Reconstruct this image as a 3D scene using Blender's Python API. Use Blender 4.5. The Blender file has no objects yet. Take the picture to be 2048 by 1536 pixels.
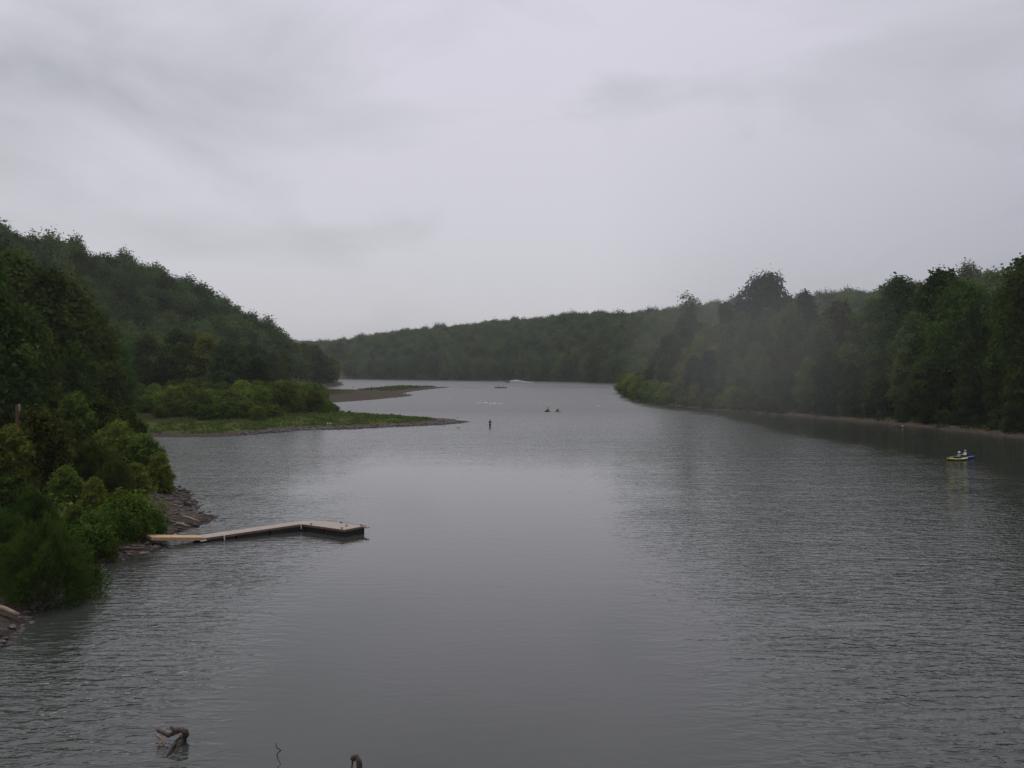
import bpy, bmesh, math, random
import numpy as np
from mathutils import Vector, Matrix, Euler

R = math.radians
rng = np.random.default_rng(11)
random.seed(5)
scene = bpy.context.scene
COL = scene.collection
F, CX, HY, CAMH = 1970.0, 1024.0, 738.0, 11.0        # focal length in photo pixels, horizon row, eye height

def at(px, py, z=0.0):
    """point of the place at height z that the photo shows at (px, py)"""
    d = (CAMH - z) * F / (py - HY)
    return np.array([(px - CX) / F * d, d, z])

def atd(px, d):
    return (px - CX) / F * d

def topz(py, d):
    return CAMH + (HY - py) / F * d

def proj(x, y, z=0):
    return CX + F * x / y, HY - F * (z - CAMH) / y

# ------------------------------------------------------------------ helpers
def tag(o, label=None, cat=None, group=None, kind=None):
    if label: o['label'] = label
    if cat: o['category'] = cat
    if group: o['group'] = group
    if kind: o['kind'] = kind
    return o

def link(name, me, parent=None, loc=(0, 0, 0), rot=(0, 0, 0), scale=(1, 1, 1)):
    o = bpy.data.objects.new(name, me)
    COL.objects.link(o)
    if parent is not None: o.parent = parent
    o.location = loc; o.rotation_euler = rot; o.scale = scale
    return o

def empty(name, loc=(0, 0, 0), rz=0.0, s=1.0):
    o = bpy.data.objects.new(name, None)
    COL.objects.link(o)
    o.location = loc; o.rotation_euler = (0, 0, rz); o.scale = (s, s, s)
    o.empty_display_size = 0.2
    return o

class MB:
    """collects polygons of one mesh"""
    def __init__(self):
        self.v, self.f, self.m, self.t, self.n = [], [], [], [], 0
    def add(self, v, faces, mat=0, tint=None):
        v = np.asarray(v, float).reshape(-1, 3)
        self.v.append(v)
        for fa in (faces if isinstance(faces, list) else [faces]):
            fa = np.asarray(fa, np.int64)
            if len(fa):
                self.f.append(fa + self.n); self.m.append(np.full(len(fa), mat))
        self.t.append(np.full(len(v), 0.5) if tint is None else np.broadcast_to(tint, (len(v),)))
        self.n += len(v)
        return self
    def box(self, lo, hi, mat=0, M=None):
        x0, y0, z0 = lo; x1, y1, z1 = hi
        v = np.array([[x0,y0,z0],[x1,y0,z0],[x1,y1,z0],[x0,y1,z0],[x0,y0,z1],[x1,y0,z1],[x1,y1,z1],[x0,y1,z1]], float)
        if M is not None: v = v @ M[:3, :3].T + M[:3, 3]
        return self.add(v, [[0,3,2,1],[4,5,6,7],[0,1,5,4],[1,2,6,5],[2,3,7,6],[3,0,4,7]] and np.array([[0,3,2,1],[4,5,6,7],[0,1,5,4],[1,2,6,5],[2,3,7,6],[3,0,4,7]]), mat)
    def tube(self, pts, rad, sides=7, mat=0, cap=True, wob=0.0):
        pts = np.asarray(pts, float); rad = np.broadcast_to(np.asarray(rad, float), (len(pts),))
        V = []
        a = np.linspace(0, 2*np.pi, sides, endpoint=False)
        for i, p in enumerate(pts):
            d = pts[min(i+1, len(pts)-1)] - pts[max(i-1, 0)]
            d = d / (np.linalg.norm(d) + 1e-9)
            u = np.cross(d, [0.31, 0.93, 0.17]); u /= np.linalg.norm(u) + 1e-9
            w = np.cross(d, u)
            rr = rad[i] * (1 + wob * rng.normal(size=sides))
            V.append(p + np.outer(np.cos(a)*rr, u) + np.outer(np.sin(a)*rr, w))
        n = len(pts); k = np.arange(sides); k2 = (k+1) % sides
        fs = np.concatenate([np.stack([i*sides+k, i*sides+k2, (i+1)*sides+k2, (i+1)*sides+k], 1) for i in range(n-1)])
        V = np.concatenate(V + [pts[:1], pts[-1:]])
        fl = [fs]
        if cap:
            fl.append(np.concatenate([np.stack([k2, k, np.full(sides, n*sides)], 1), np.stack([(n-1)*sides+k, (n-1)*sides+k2, np.full(sides, n*sides+1)], 1)]))
        return self.add(V, fl, mat)
    def mesh(self, name, mats, smooth=False):
        me = bpy.data.meshes.new(name)
        V = np.concatenate(self.v)
        lens = np.concatenate([np.full(len(f), f.shape[1]) for f in self.f]).astype(np.int32)
        loops = np.concatenate([f.ravel() for f in self.f]).astype(np.int32)
        mi = np.concatenate(self.m).astype(np.int32)
        me.vertices.add(len(V)); me.vertices.foreach_set('co', V.astype(np.float32).ravel())
        me.loops.add(len(loops)); me.loops.foreach_set('vertex_index', loops)
        me.polygons.add(len(lens))
        st = np.zeros(len(lens), np.int32); st[1:] = np.cumsum(lens)[:-1]
        me.polygons.foreach_set('loop_start', st)
        try: me.polygons.foreach_set('loop_total', lens)
        except Exception: pass
        for m in mats: me.materials.append(m)
        me.polygons.foreach_set('material_index', mi)
        me.polygons.foreach_set('use_smooth', np.full(len(lens), bool(smooth)))
        at_ = me.attributes.new('tint', 'FLOAT', 'POINT')
        at_.data.foreach_set('value', np.concatenate(self.t).astype(np.float32))
        me.update(calc_edges=True)
        me.validate()
        return me

# ------------------------------------------------------------------ materials
def newmat(name):
    m = bpy.data.materials.new(name); m.use_nodes = True
    nt = m.node_tree; nt.nodes.clear()
    out = nt.nodes.new('ShaderNodeOutputMaterial')
    return m, nt, out

def N(nt, t, **kw):
    n = nt.nodes.new(t)
    for k, v in kw.items(): setattr(n, k, v)
    return n

def ramp(nt, fac, stops):
    r = N(nt, 'ShaderNodeValToRGB')
    el = r.color_ramp.elements
    while len(el) < len(stops): el.new(0.5)
    for e, (p, c) in zip(el, stops):
        e.position = p; e.color = (*c, 1) if len(c) == 3 else c
    nt.links.new(fac, r.inputs[0])
    return r.outputs[0]

def math_(nt, op, a, b=None, c=None, clamp=False):
    n = N(nt, 'ShaderNodeMath', operation=op, use_clamp=clamp)
    for i, x in enumerate((a, b, c)):
        if x is None: continue
        if isinstance(x, (int, float)): n.inputs[i].default_value = x
        else: nt.links.new(x, n.inputs[i])
    return n.outputs[0]

def noise(nt, vec, scale, detail=4, rough=0.55, dist=0.0):
    n = N(nt, 'ShaderNodeTexNoise')
    n.inputs['Scale'].default_value = scale; n.inputs['Detail'].default_value = detail
    n.inputs['Roughness'].default_value = rough; n.inputs['Distortion'].default_value = dist
    if vec is not None: nt.links.new(vec, n.inputs['Vector'])
    return n.outputs[0]

def mapping(nt, vec, scale=(1, 1, 1), rot=(0, 0, 0), loc=(0, 0, 0)):
    n = N(nt, 'ShaderNodeMapping')
    n.inputs['Scale'].default_value = scale; n.inputs['Rotation'].default_value = rot; n.inputs['Location'].default_value = loc
    nt.links.new(vec, n.inputs[0])
    return n.outputs[0]

def mixc(nt, fac, a, b):
    n = N(nt, 'ShaderNodeMix', data_type='RGBA')
    for i, x in ((0, fac), (6, a), (7, b)):
        if isinstance(x, (int, float)): n.inputs[i].default_value = x
        elif isinstance(x, tuple): n.inputs[i].default_value = (*x, 1)
        else: nt.links.new(x, n.inputs[i])
    return n.outputs[2]

def leaf_mat(name, dark, light, trans=0.25):
    m, nt, out = newmat(name)
    a = N(nt, 'ShaderNodeAttribute', attribute_name='tint')
    oi = N(nt, 'ShaderNodeObjectInfo')
    f = math_(nt, 'ADD', math_(nt, 'MULTIPLY', a.outputs['Fac'], 0.55), math_(nt, 'MULTIPLY', oi.outputs['Random'], 0.65))
    c = ramp(nt, f, [(0.1, dark), (0.9, light)])
    # some crowns lean olive, others bluish
    hs = N(nt, 'ShaderNodeHueSaturation')
    h = math_(nt, 'ADD', 0.478, math_(nt, 'MULTIPLY', math_(nt, 'FRACT', math_(nt, 'MULTIPLY', oi.outputs['Random'], 7.31)), 0.05))
    nt.links.new(h, hs.inputs['Hue']); nt.links.new(c, hs.inputs['Color'])
    hs.inputs['Saturation'].default_value = 0.98
    d = N(nt, 'ShaderNodeBsdfDiffuse'); t = N(nt, 'ShaderNodeBsdfTranslucent')
    nt.links.new(hs.outputs[0], d.inputs[0]); nt.links.new(hs.outputs[0], t.inputs[0])
    mx = N(nt, 'ShaderNodeMixShader'); mx.inputs[0].default_value = trans
    nt.links.new(d.outputs[0], mx.inputs[1]); nt.links.new(t.outputs[0], mx.inputs[2])
    nt.links.new(mx.outputs[0], out.inputs[0])
    return m

def simple_mat(name, c1, c2=None, scale=8.0, rough=0.7, bump=0.0, stretch=(1, 1, 1), spec=0.3):
    m, nt, out = newmat(name)
    p = N(nt, 'ShaderNodeBsdfPrincipled')
    p.inputs['Roughness'].default_value = rough
    p.inputs['Specular IOR Level'].default_value = spec
    tc = N(nt, 'ShaderNodeTexCoord')
    v = mapping(nt, tc.outputs['Object'], stretch)
    nz = noise(nt, v, scale, 5, 0.6)
    c = ramp(nt, nz, [(0.3, c1), (0.7, c2 or tuple(x*0.8 for x in c1))])
    nt.links.new(c, p.inputs['Base Color'])
    if bump:
        b = N(nt, 'ShaderNodeBump'); b.inputs['Distance'].default_value = bump
        nt.links.new(nz, b.inputs['Height']); nt.links.new(b.outputs[0], p.inputs['Normal'])
    nt.links.new(p.outputs[0], out.inputs[0])
    return m

L_TREE = leaf_mat('leaves_tree', (0.009, 0.019, 0.005), (0.072, 0.114, 0.023))
L_HILL = leaf_mat('leaves_hill', (0.016, 0.031, 0.010), (0.104, 0.160, 0.046))
L_WILL = leaf_mat('leaves_willow', (0.024, 0.044, 0.008), (0.165, 0.225, 0.032))
L_NEAR = leaf_mat('leaves_maple', (0.010, 0.018, 0.004), (0.155, 0.198, 0.032))
L_BRIGHT = leaf_mat('leaves_bright', (0.034, 0.062, 0.008), (0.110, 0.165, 0.020))
L_FINE = leaf_mat('leaves_fine', (0.016, 0.031, 0.006), (0.066, 0.100, 0.017))
L_GRASS = leaf_mat('leaves_grass', (0.034, 0.050, 0.014), (0.100, 0.126, 0.030))
BARK = simple_mat('bark', (0.045, 0.034, 0.026), (0.085, 0.068, 0.052), 3.0, 0.9, 0.05, (1, 1, .25))
BARK_PALE = simple_mat('bark_pale', (0.30, 0.27, 0.22), (0.12, 0.10, 0.08), 1.3, 0.85, 0.03, (1, 1, .4))
ROCK = simple_mat('rock', (0.036, 0.030, 0.029), (0.115, 0.092, 0.086), 2.2, 0.85, 0.06)
ROCK_WET = simple_mat('rock_wet', (0.020, 0.018, 0.018), (0.040, 0.034, 0.034), 2.5, 0.4, 0.05)
ROCK_PALE = simple_mat('rock_pale', (0.40, 0.36, 0.33), (0.26, 0.22, 0.20), 2.5, 0.85, 0.05)
WOOD_GREY = simple_mat('wood_weathered', (0.25, 0.215, 0.185), (0.40, 0.345, 0.30), 2.0, 0.8, 0.01, (1, 6, 1))
WOOD_NEW = simple_mat('wood_new', (0.38, 0.255, 0.135), (0.48, 0.335, 0.19), 2.0, 0.7, 0.01, (1, 6, 1))
WOOD_DRIFT = simple_mat('wood_drift', (0.030, 0.022, 0.018), (0.135, 0.098, 0.078), 9.0, 0.85, 0.06, (1, 1, .6))
WOOD_WET = simple_mat('wood_wet', (0.018, 0.014, 0.012), (0.035, 0.026, 0.022), 6.0, 0.5, 0.02)
WOOD_PALE = simple_mat('wood_pale', (0.27, 0.20, 0.145), (0.15, 0.11, 0.08), 5.0, 0.8, 0.02)
FLOAT = simple_mat('float_plastic', (0.016, 0.014, 0.015), (0.026, 0.023, 0.024), 4.0, 0.6)
WHITE = simple_mat('white_plastic', (0.78, 0.78, 0.76), (0.66, 0.66, 0.64), 5.0, 0.5)
FOAM = simple_mat('foam_white', (0.86, 0.87, 0.88), (0.72, 0.74, 0.75), 1.5, 0.9)
SKIN = simple_mat('skin', (0.46, 0.29, 0.21), (0.42, 0.26, 0.19), 5.0, 0.6)
def cloth(name, c): return simple_mat('cloth_' + name, c, tuple(x*0.8 for x in c), 6.0, 0.9)
C_DARK, C_NAVY, C_WHITE = cloth('dark', (0.022, 0.022, 0.026)), cloth('navy', (0.020, 0.026, 0.050)), cloth('white', (0.80, 0.79, 0.78))
C_RED, C_GREY, C_OLIVE = cloth('red', (0.38, 0.06, 0.06)), cloth('grey', (0.34, 0.34, 0.35)), cloth('olive', (0.075, 0.080, 0.040))
P_YEL = simple_mat('kayak_yellow', (0.60, 0.62, 0.10), (0.52, 0.52, 0.08), 2.0, 0.35)
P_BLUE = simple_mat('kayak_blue', (0.03, 0.10, 0.36), (0.025, 0.08, 0.30), 2.0, 0.35)
P_RED = simple_mat('kayak_red', (0.34, 0.07, 0.07), (0.28, 0.06, 0.06), 2.0, 0.4)
P_BOAT = simple_mat('boat_maroon', (0.20, 0.075, 0.07), (0.15, 0.06, 0.055), 2.0, 0.5)
P_BLACK = simple_mat('black_plastic', (0.02, 0.02, 0.02), (0.03, 0.03, 0.03), 3.0, 0.5)

# ------------------------------------------------------------------ land
LEFT = np.array([(-19, -60), (-19, 20), (-20.2, 38.6), (-21.8, 44.5), (-22.6, 51), (-22.9, 56), (-21.4, 59.5), (-22.6, 63), (-22.4, 67), (-21.6, 70.5),
    (-21.9, 73), (-24.5, 76), (-26, 81), (-29, 88), (-34, 97), (-42, 110), (-50, 130), (-57, 148), (-60, 160), (-54, 158.5), (-48, 159), (-41, 169),
    (-38, 177), (-30, 180), (-21.5, 188), (-14, 194), (-9.4, 203), (-13, 212), (-20, 222), (-32, 238), (-44, 248), (-56, 262), (-62, 285), (-63, 305), (-60.5, 317),
    (-50, 350), (-45, 378), (-41, 402), (-44, 425), (-49, 440), (-50, 470), (-46, 520), (-44, 545), (-38.5, 585), (-38, 604), (-60, 600), (-78, 604),
    (-84, 570), (-80, 528), (-86, 500), (-97, 520), (-108, 580), (-113, 640), (-115, 677), (-124, 720), (-138, 803), (-200, 900), (-400, 1120), (-3200, 1200), (-3200, -60)], float)
RIGHT = np.array([(92, -60), (85, 100), (80, 155), (77.5, 175), (75, 190), (71, 206), (66.5, 228), (59.5, 246), (52.3, 274), (46.5, 305), (43.5, 335), (44.5, 380), (50, 461),
    (65, 585), (81, 722), (53, 833), (12, 903), (-35, 942), (-87, 985), (-143, 1032), (-181, 1083), (-222, 1140), (-420, 1260), (-3200, 1450), (-3200, 4500), (3200, 4500), (3200, -60)], float)

def sdist(P, poly):
    """distance to the shoreline, positive on land"""
    x, y = P[:, 0], P[:, 1]
    d2 = np.full(len(P), 1e18); ins = np.zeros(len(P), bool)
    n = len(poly)
    for i in range(n):
        a, b = poly[i], poly[(i+1) % n]
        e = b - a
        t = np.clip(((x-a[0])*e[0] + (y-a[1])*e[1]) / (e @ e), 0, 1)
        d2 = np.minimum(d2, (x-a[0]-t*e[0])**2 + (y-a[1]-t*e[1])**2)
        if a[1] != b[1]:
            c = ((a[1] > y) != (b[1] > y)) & (x < (b[0]-a[0])*(y-a[1])/(b[1]-a[1]) + a[0])
            ins ^= c
    d = np.sqrt(d2)
    return np.where(ins, d, -d)

CAN = 13.0
def rp(px, py, d, w): return (atd(px, d), d, topz(py, d) - CAN, w)
RIDGE_L = np.array([(-300, -60, 84, 150), (-285, 200, 82, 140), (-255, 330, 76, 120), rp(0, 466, 430, 110), rp(130, 490, 470, 108), rp(250, 524, 510, 106), 
                    rp(350, 572, 545, 100), rp(450, 640, 580, 92), rp(512, 690, 612, 80), rp(535, 712, 640, 70), (-165, 690, 1, 50)])
RIDGE_R = np.array([(-900, 1750, 40, 420), rp(650, 702, 1560, 420), rp(760, 689, 1420, 400), rp(850, 672, 1350, 380), rp(950, 654, 1300, 360), rp(1130, 638, 1200, 330), rp(1300, 628, 1050, 270),
                    rp(1600, 602, 800, 185), rp(1740, 590, 680, 165), rp(1960, 574, 560, 160), rp(2060, 560, 500, 155), (275, 330, 40, 150), (290, 100, 40, 150), (300, -60, 40, 150)])
RIDGE_F = np.array([(-1500, 2450, 95, 500), (-900, 2550, 78, 500), (-600, 2600, 66, 450), (-440, 2650, 56, 400), (-320, 2700, 40, 380), (-100, 2900, 25, 380)])

def ridge_h(P, rd):
    H = np.zeros(len(P))
    for a, b in zip(rd[:-1], rd[1:]):
        e = b[:2] - a[:2]
        t = np.clip(((P[:, 0]-a[0])*e[0] + (P[:, 1]-a[1])*e[1]) / (e @ e), 0, 1)
        d = np.hypot(P[:, 0]-a[0]-t*e[0], P[:, 1]-a[1]-t*e[1])
        u = np.clip(1 - d / (a[3] + (b[3]-a[3])*t), 0, 1)
        H = np.maximum(H, (a[2] + (b[2]-a[2])*t) * (u*u*(3-2*u)*0.55 + 0.45*u))
    return H

def lump(P, s, seed):
    g = np.random.default_rng(seed)
    out = np.zeros(len(P))
    for k in range(7):
        a = g.uniform(0, 6.283); f = 2*np.pi / (s * g.uniform(0.6, 1.6)); ph = g.uniform(0, 6.28)
        out += np.sin((P[:, 0]*np.cos(a) + P[:, 1]*np.sin(a)) * f + ph)
    return out / 3.0

def shore(P):
    dl = sdist(P, LEFT); dr = sdist(P, RIGHT)
    d = np.maximum(dl, dr)
    w = np.clip((P[:, 1]) / 150, 0.25, 4)                      # raggedness grows with the size of the bars
    return d + 0.55*w*lump(P, 7*1.0, 3)*np.clip(1.6-np.abs(d)/9, 0, 1)*0.6 + 0.12*lump(P, 2.3, 4), dl, dr

def height(P):
    P = np.asarray(P, float)
    d, dl, dr = shore(P)
    left = dl > dr
    near = left & (P[:, 1] < 150)
    spit = left & (P[:, 1] >= 150) & (P[:, 0] > -92)
    slope = np.where(near, 0.24, np.where(spit, 0.055, 0.16))
    cap = np.where(near, 2.6, np.where(spit, 1.3, 3.0))
    z = np.where(d > 0, cap*(1-np.exp(-d*slope/cap)), np.maximum(-1.6, d*0.22))
    inland = np.clip((d-14)/25, 0, 1)
    z += inland * np.where(left, 0.6, 2.0)
    z += np.clip(d/6, 0, 1) * 0.18 * lump(P, 5, 9) * np.where(spit, .5, 1)
    hl = ridge_h(P, RIDGE_L); hr = np.maximum(ridge_h(P, RIDGE_R), ridge_h(P, RIDGE_F))
    hl = np.maximum(hl + np.clip(hl/30, 0, 1)*1.6*lump(P, 60, 6), 0)
    hr = np.maximum(hr + np.clip(hr/30, 0, 1)*2.2*lump(P, 150, 7), 0)
    z += np.clip((d-8)/20, 0, 1) * np.where(left, hl, hr)
    return z

def gz(x, y): return float(height(np.array([[x, y]]))[0])

def axis(segs):
    out = []
    for a, b, s in segs: out.append(np.arange(a, b, s))
    return np.concatenate(out + [[segs[-1][1]]])
gx = axis([(-3200, -700, 125), (-700, -300, 20), (-300, -90, 6), (-90, -64, 2), (-64, -8, 0.7), (-8, 38, 4), (38, 94, 1.2), (94, 320, 8), (320, 800, 30), (800, 3200, 150)])
gy = axis([(-60, 30, 6), (30, 78, 0.6), (78, 250, 1.1), (250, 640, 3.5), (640, 1200, 12), (1200, 3000, 45), (3000, 4500, 150)])
X, Y = np.meshgrid(gx, gy)
P = np.stack([X.ravel(), Y.ravel()], 1)
Z = height(P); dsh = shore(P)[0]
nx, ny = len(gx), len(gy)
i = np.arange(nx-1)[None, :] + nx*np.arange(ny-1)[:, None]
fc = np.stack([i, i+1, i+1+nx, i+nx], -1).reshape(-1, 4)
mb = MB(); mb.add(np.column_stack([P, Z]), fc, 0, dsh)

def ground_mat():
    m, nt, out = newmat('ground_soil')
    p = N(nt, 'ShaderNodeBsdfPrincipled'); p.inputs['Roughness'].default_value = 1.0; p.inputs['Specular IOR Level'].default_value = 0.0
    g = N(nt, 'ShaderNodeNewGeometry').outputs['Position']
    d = N(nt, 'ShaderNodeAttribute', attribute_name='tint').outputs['Fac']
    n1 = noise(nt, g, 0.16, 4, 0.6); n2 = noise(nt, g, 1.7, 4, 0.65); n3 = noise(nt, g, 0.55, 3, 0.6)
    vor = N(nt, 'ShaderNodeTexVoronoi'); vor.inputs['Scale'].default_value = 1.9; nt.links.new(g, vor.inputs['Vector'])
    grav = ramp(nt, vor.outputs['Color'], [(0.0, (0.026, 0.022, 0.020)), (0.55, (0.060, 0.050, 0.045)), (1.0, (0.125, 0.106, 0.096))])
    grav = mixc(nt, math_(nt, 'MULTIPLY', n3, 0.7), grav, (0.085, 0.070, 0.048))
    wet = math_(nt, 'SUBTRACT', 1.0, math_(nt, 'MULTIPLY', d, 0.9), clamp=True)
    grav = mixc(nt, math_(nt, 'MULTIPLY', wet, 0.75), grav, (0.030, 0.024, 0.023))
    grass = ramp(nt, n2, [(0.3, (0.036, 0.056, 0.016)), (0.7, (0.085, 0.112, 0.030))])
    grass = mixc(nt, math_(nt, 'MULTIPLY', math_(nt, 'GREATER_THAN', n3, 0.56), 0.5), grass, (0.125, 0.090, 0.066))
    # grass starts a few metres above the water, with a ragged edge
    e = math_(nt, 'ADD', math_(nt, 'MULTIPLY', d, 0.22), math_(nt, 'MULTIPLY', math_(nt, 'SUBTRACT', n1, 0.5), 2.6))
    e = math_(nt, 'ADD', e, math_(nt, 'MULTIPLY', math_(nt, 'SUBTRACT', n2, 0.5), 1.2))
    sep = N(nt, 'ShaderNodeSeparateXYZ'); nt.links.new(g, sep.inputs[0])
    bar = math_(nt, 'MULTIPLY', math_(nt, 'GREATER_THAN', sep.outputs[1], 300), math_(nt, 'GREATER_THAN', sep.outputs[0], -76))
    bar = math_(nt, 'MULTIPLY', bar, math_(nt, 'LESS_THAN', sep.outputs[0], 0))
    e = math_(nt, 'SUBTRACT', e, math_(nt, 'MULTIPLY', bar, 4.5))
    gf = math_(nt, 'SUBTRACT', e, 1.15, clamp=True)
    c = mixc(nt, math_(nt, 'MULTIPLY', gf, 2.0, clamp=True), grav, grass)
    floor = ramp(nt, n2, [(0.3, (0.020, 0.022, 0.010)), (0.7, (0.045, 0.045, 0.022))])
    ff = math_(nt, 'MULTIPLY', math_(nt, 'SUBTRACT', d, 20.0), 0.1, clamp=True)
    c = mixc(nt, ff, c, floor)
    nt.links.new(c, p.inputs['Base Color'])
    b = N(nt, 'ShaderNodeBump'); b.inputs['Distance'].default_value = 0.18
    nt.links.new(math_(nt, 'ADD', vor.outputs['Distance'], n2), b.inputs['Height']); nt.links.new(b.outputs[0], p.inputs['Normal'])
    nt.links.new(p.outputs[0], out.inputs[0])
    return m
tag(link('ground', mb.mesh('ground', [ground_mat()], True)), kind='structure')

# ------------------------------------------------------------------ water
def water_mat():
    m, nt, out = newmat('river_water')
    p = N(nt, 'ShaderNodeBsdfPrincipled')
    p.inputs['IOR'].default_value = 1.333
    p.inputs['Base Color'].default_value = (0.036, 0.0395, 0.033, 1)
    g = N(nt, 'ShaderNodeNewGeometry').outputs['Position']
    sep = N(nt, 'ShaderNodeSeparateXYZ'); nt.links.new(g, sep.inputs[0])
    x, y = sep.outputs[0], sep.outputs[1]
    # ripples: crests lie across the river, several sizes
    w1 = noise(nt, mapping(nt, g, (0.85, 2.1, 1), (0, 0, R(-9))), 1.0, 2, 0.55, 0.6)
    w2 = noise(nt, mapping(nt, g, (2.6, 5.2, 1), (0, 0, R(9))), 1.0, 2, 0.5, 0.5)
    w3 = noise(nt, mapping(nt, g, (0.16, 0.42, 1), (0, 0, R(-14))), 1.0, 2, 0.5, 0.4)
    # calm slick along the middle of the stream, wind ripples on either side
    big = noise(nt, mapping(nt, g, (0.055, 0.016, 1)), 1.0, 3, 0.55)
    mid = math_(nt, 'SUBTRACT', x, math_(nt, 'SUBTRACT', math_(nt, 'MULTIPLY', y, -0.02), 0.5))
    half = math_(nt, 'ADD', 5.5, math_(nt, 'MULTIPLY', y, 0.105))
    off = math_(nt, 'DIVIDE', math_(nt, 'ABSOLUTE', mid), half)
    off = math_(nt, 'ADD', off, math_(nt, 'MULTIPLY', math_(nt, 'SUBTRACT', big, 0.5), 1.6))
    a = N(nt, 'ShaderNodeMapRange', interpolation_type='SMOOTHSTEP')
    a.inputs[1].default_value = 0.55; a.inputs[2].default_value = 1.5; a.inputs[3].default_value = 0.06; a.inputs[4].default_value = .92
    nt.links.new(off, a.inputs[0])
    # shallow riffle between the bars
    rf = math_(nt, 'MULTIPLY', math_(nt, 'SUBTRACT', y, 215), 1/30, clamp=True)
    rf = math_(nt, 'MULTIPLY', rf, math_(nt, 'MULTIPLY', math_(nt, 'SUBTRACT', 460, y), 1/70, clamp=True))
    amp0 = math_(nt, 'MAXIMUM', a.outputs[0], math_(nt, 'MULTIPLY', math_(nt, 'SUBTRACT', y, 95), .006, clamp=True))
    amp = math_(nt, 'ADD', amp0, math_(nt, 'MULTIPLY', rf, 1.1))
    h = math_(nt, 'ADD', math_(nt, 'MULTIPLY', w1, 0.105), math_(nt, 'MULTIPLY', w2, 0.024))
    h = math_(nt, 'ADD', h, math_(nt, 'MULTIPLY', w3, 0.07))
    cat = noise(nt, mapping(nt, g, (.05, .13, 1), (0, 0, R(-20)), (3, 8, 0)), 1.0, 3, .6, .8)
    amp = math_(nt, 'MULTIPLY', amp, math_(nt, 'ADD', .25, math_(nt, 'MULTIPLY', cat, 1.5)))
    amp = math_(nt, 'MULTIPLY', amp, math_(nt, 'SUBTRACT', 1.0, math_(nt, 'MULTIPLY', math_(nt, 'SUBTRACT', y, 130), 1/220, clamp=True)))
    # ripples too small to see one by one roughen the far water; sheltered strips under the banks and boat wakes stay slick
    far = math_(nt, 'MULTIPLY', math_(nt, 'SUBTRACT', y, 90), 1/170, clamp=True)
    lee = math_(nt, 'SUBTRACT', x, math_(nt, 'SUBTRACT', 47, math_(nt, 'MULTIPLY', y, .035)))
    lee = math_(nt, 'ADD', lee, math_(nt, 'MULTIPLY', math_(nt, 'SUBTRACT', big, .5), 34))
    lee = math_(nt, 'MULTIPLY', lee, .085, clamp=True)
    lee = math_(nt, 'MULTIPLY', lee, math_(nt, 'MULTIPLY', math_(nt, 'SUBTRACT', 420, y), .01, clamp=True))
    for yc, hw, xa, xb in ((645, 3.5, -8, 80), (579, 4.0, 2, 64), (590, 3, -40, -10)):
        band = math_(nt, 'SUBTRACT', 1.6, math_(nt, 'MULTIPLY', math_(nt, 'ABSOLUTE', math_(nt, 'SUBTRACT', y, yc)), 1/hw), clamp=True)
        band = math_(nt, 'MULTIPLY', band, math_(nt, 'MULTIPLY', math_(nt, 'MULTIPLY', math_(nt, 'SUBTRACT', x, xa), .1, clamp=True), math_(nt, 'MULTIPLY', math_(nt, 'SUBTRACT', xb, x), .1, clamp=True)))
        lee = math_(nt, 'MAXIMUM', lee, math_(nt, 'MULTIPLY', band, .8))
    rg = math_(nt, 'ADD', .05, math_(nt, 'MULTIPLY', far, .29))
    rg = math_(nt, 'MULTIPLY', rg, math_(nt, 'SUBTRACT', 1.0, math_(nt, 'MULTIPLY', lee, .75)))
    nt.links.new(rg, p.inputs['Roughness'])
    amp = math_(nt, 'MULTIPLY', amp, math_(nt, 'SUBTRACT', 1.0, math_(nt, 'MULTIPLY', lee, .78)))
    h = math_(nt, 'MULTIPLY', h, amp)
    b = N(nt, 'ShaderNodeBump'); b.inputs['Strength'].default_value = 1.0; b.inputs['Distance'].default_value = 1.0
    nt.links.new(h, b.inputs['Height']); nt.links.new(b.outputs[0], p.inputs['Normal'])
    nt.links.new(p.outputs[0], out.inputs[0])
    return m
mb = MB(); mb.add([(-3200, -60, 0), (3200, -60, 0), (3200, 4500, 0), (-3200, 4500, 0)], np.array([[0, 1, 2, 3]]))
tag(link('water', mb.mesh('water', [water_mat()])), kind='structure')

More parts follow.
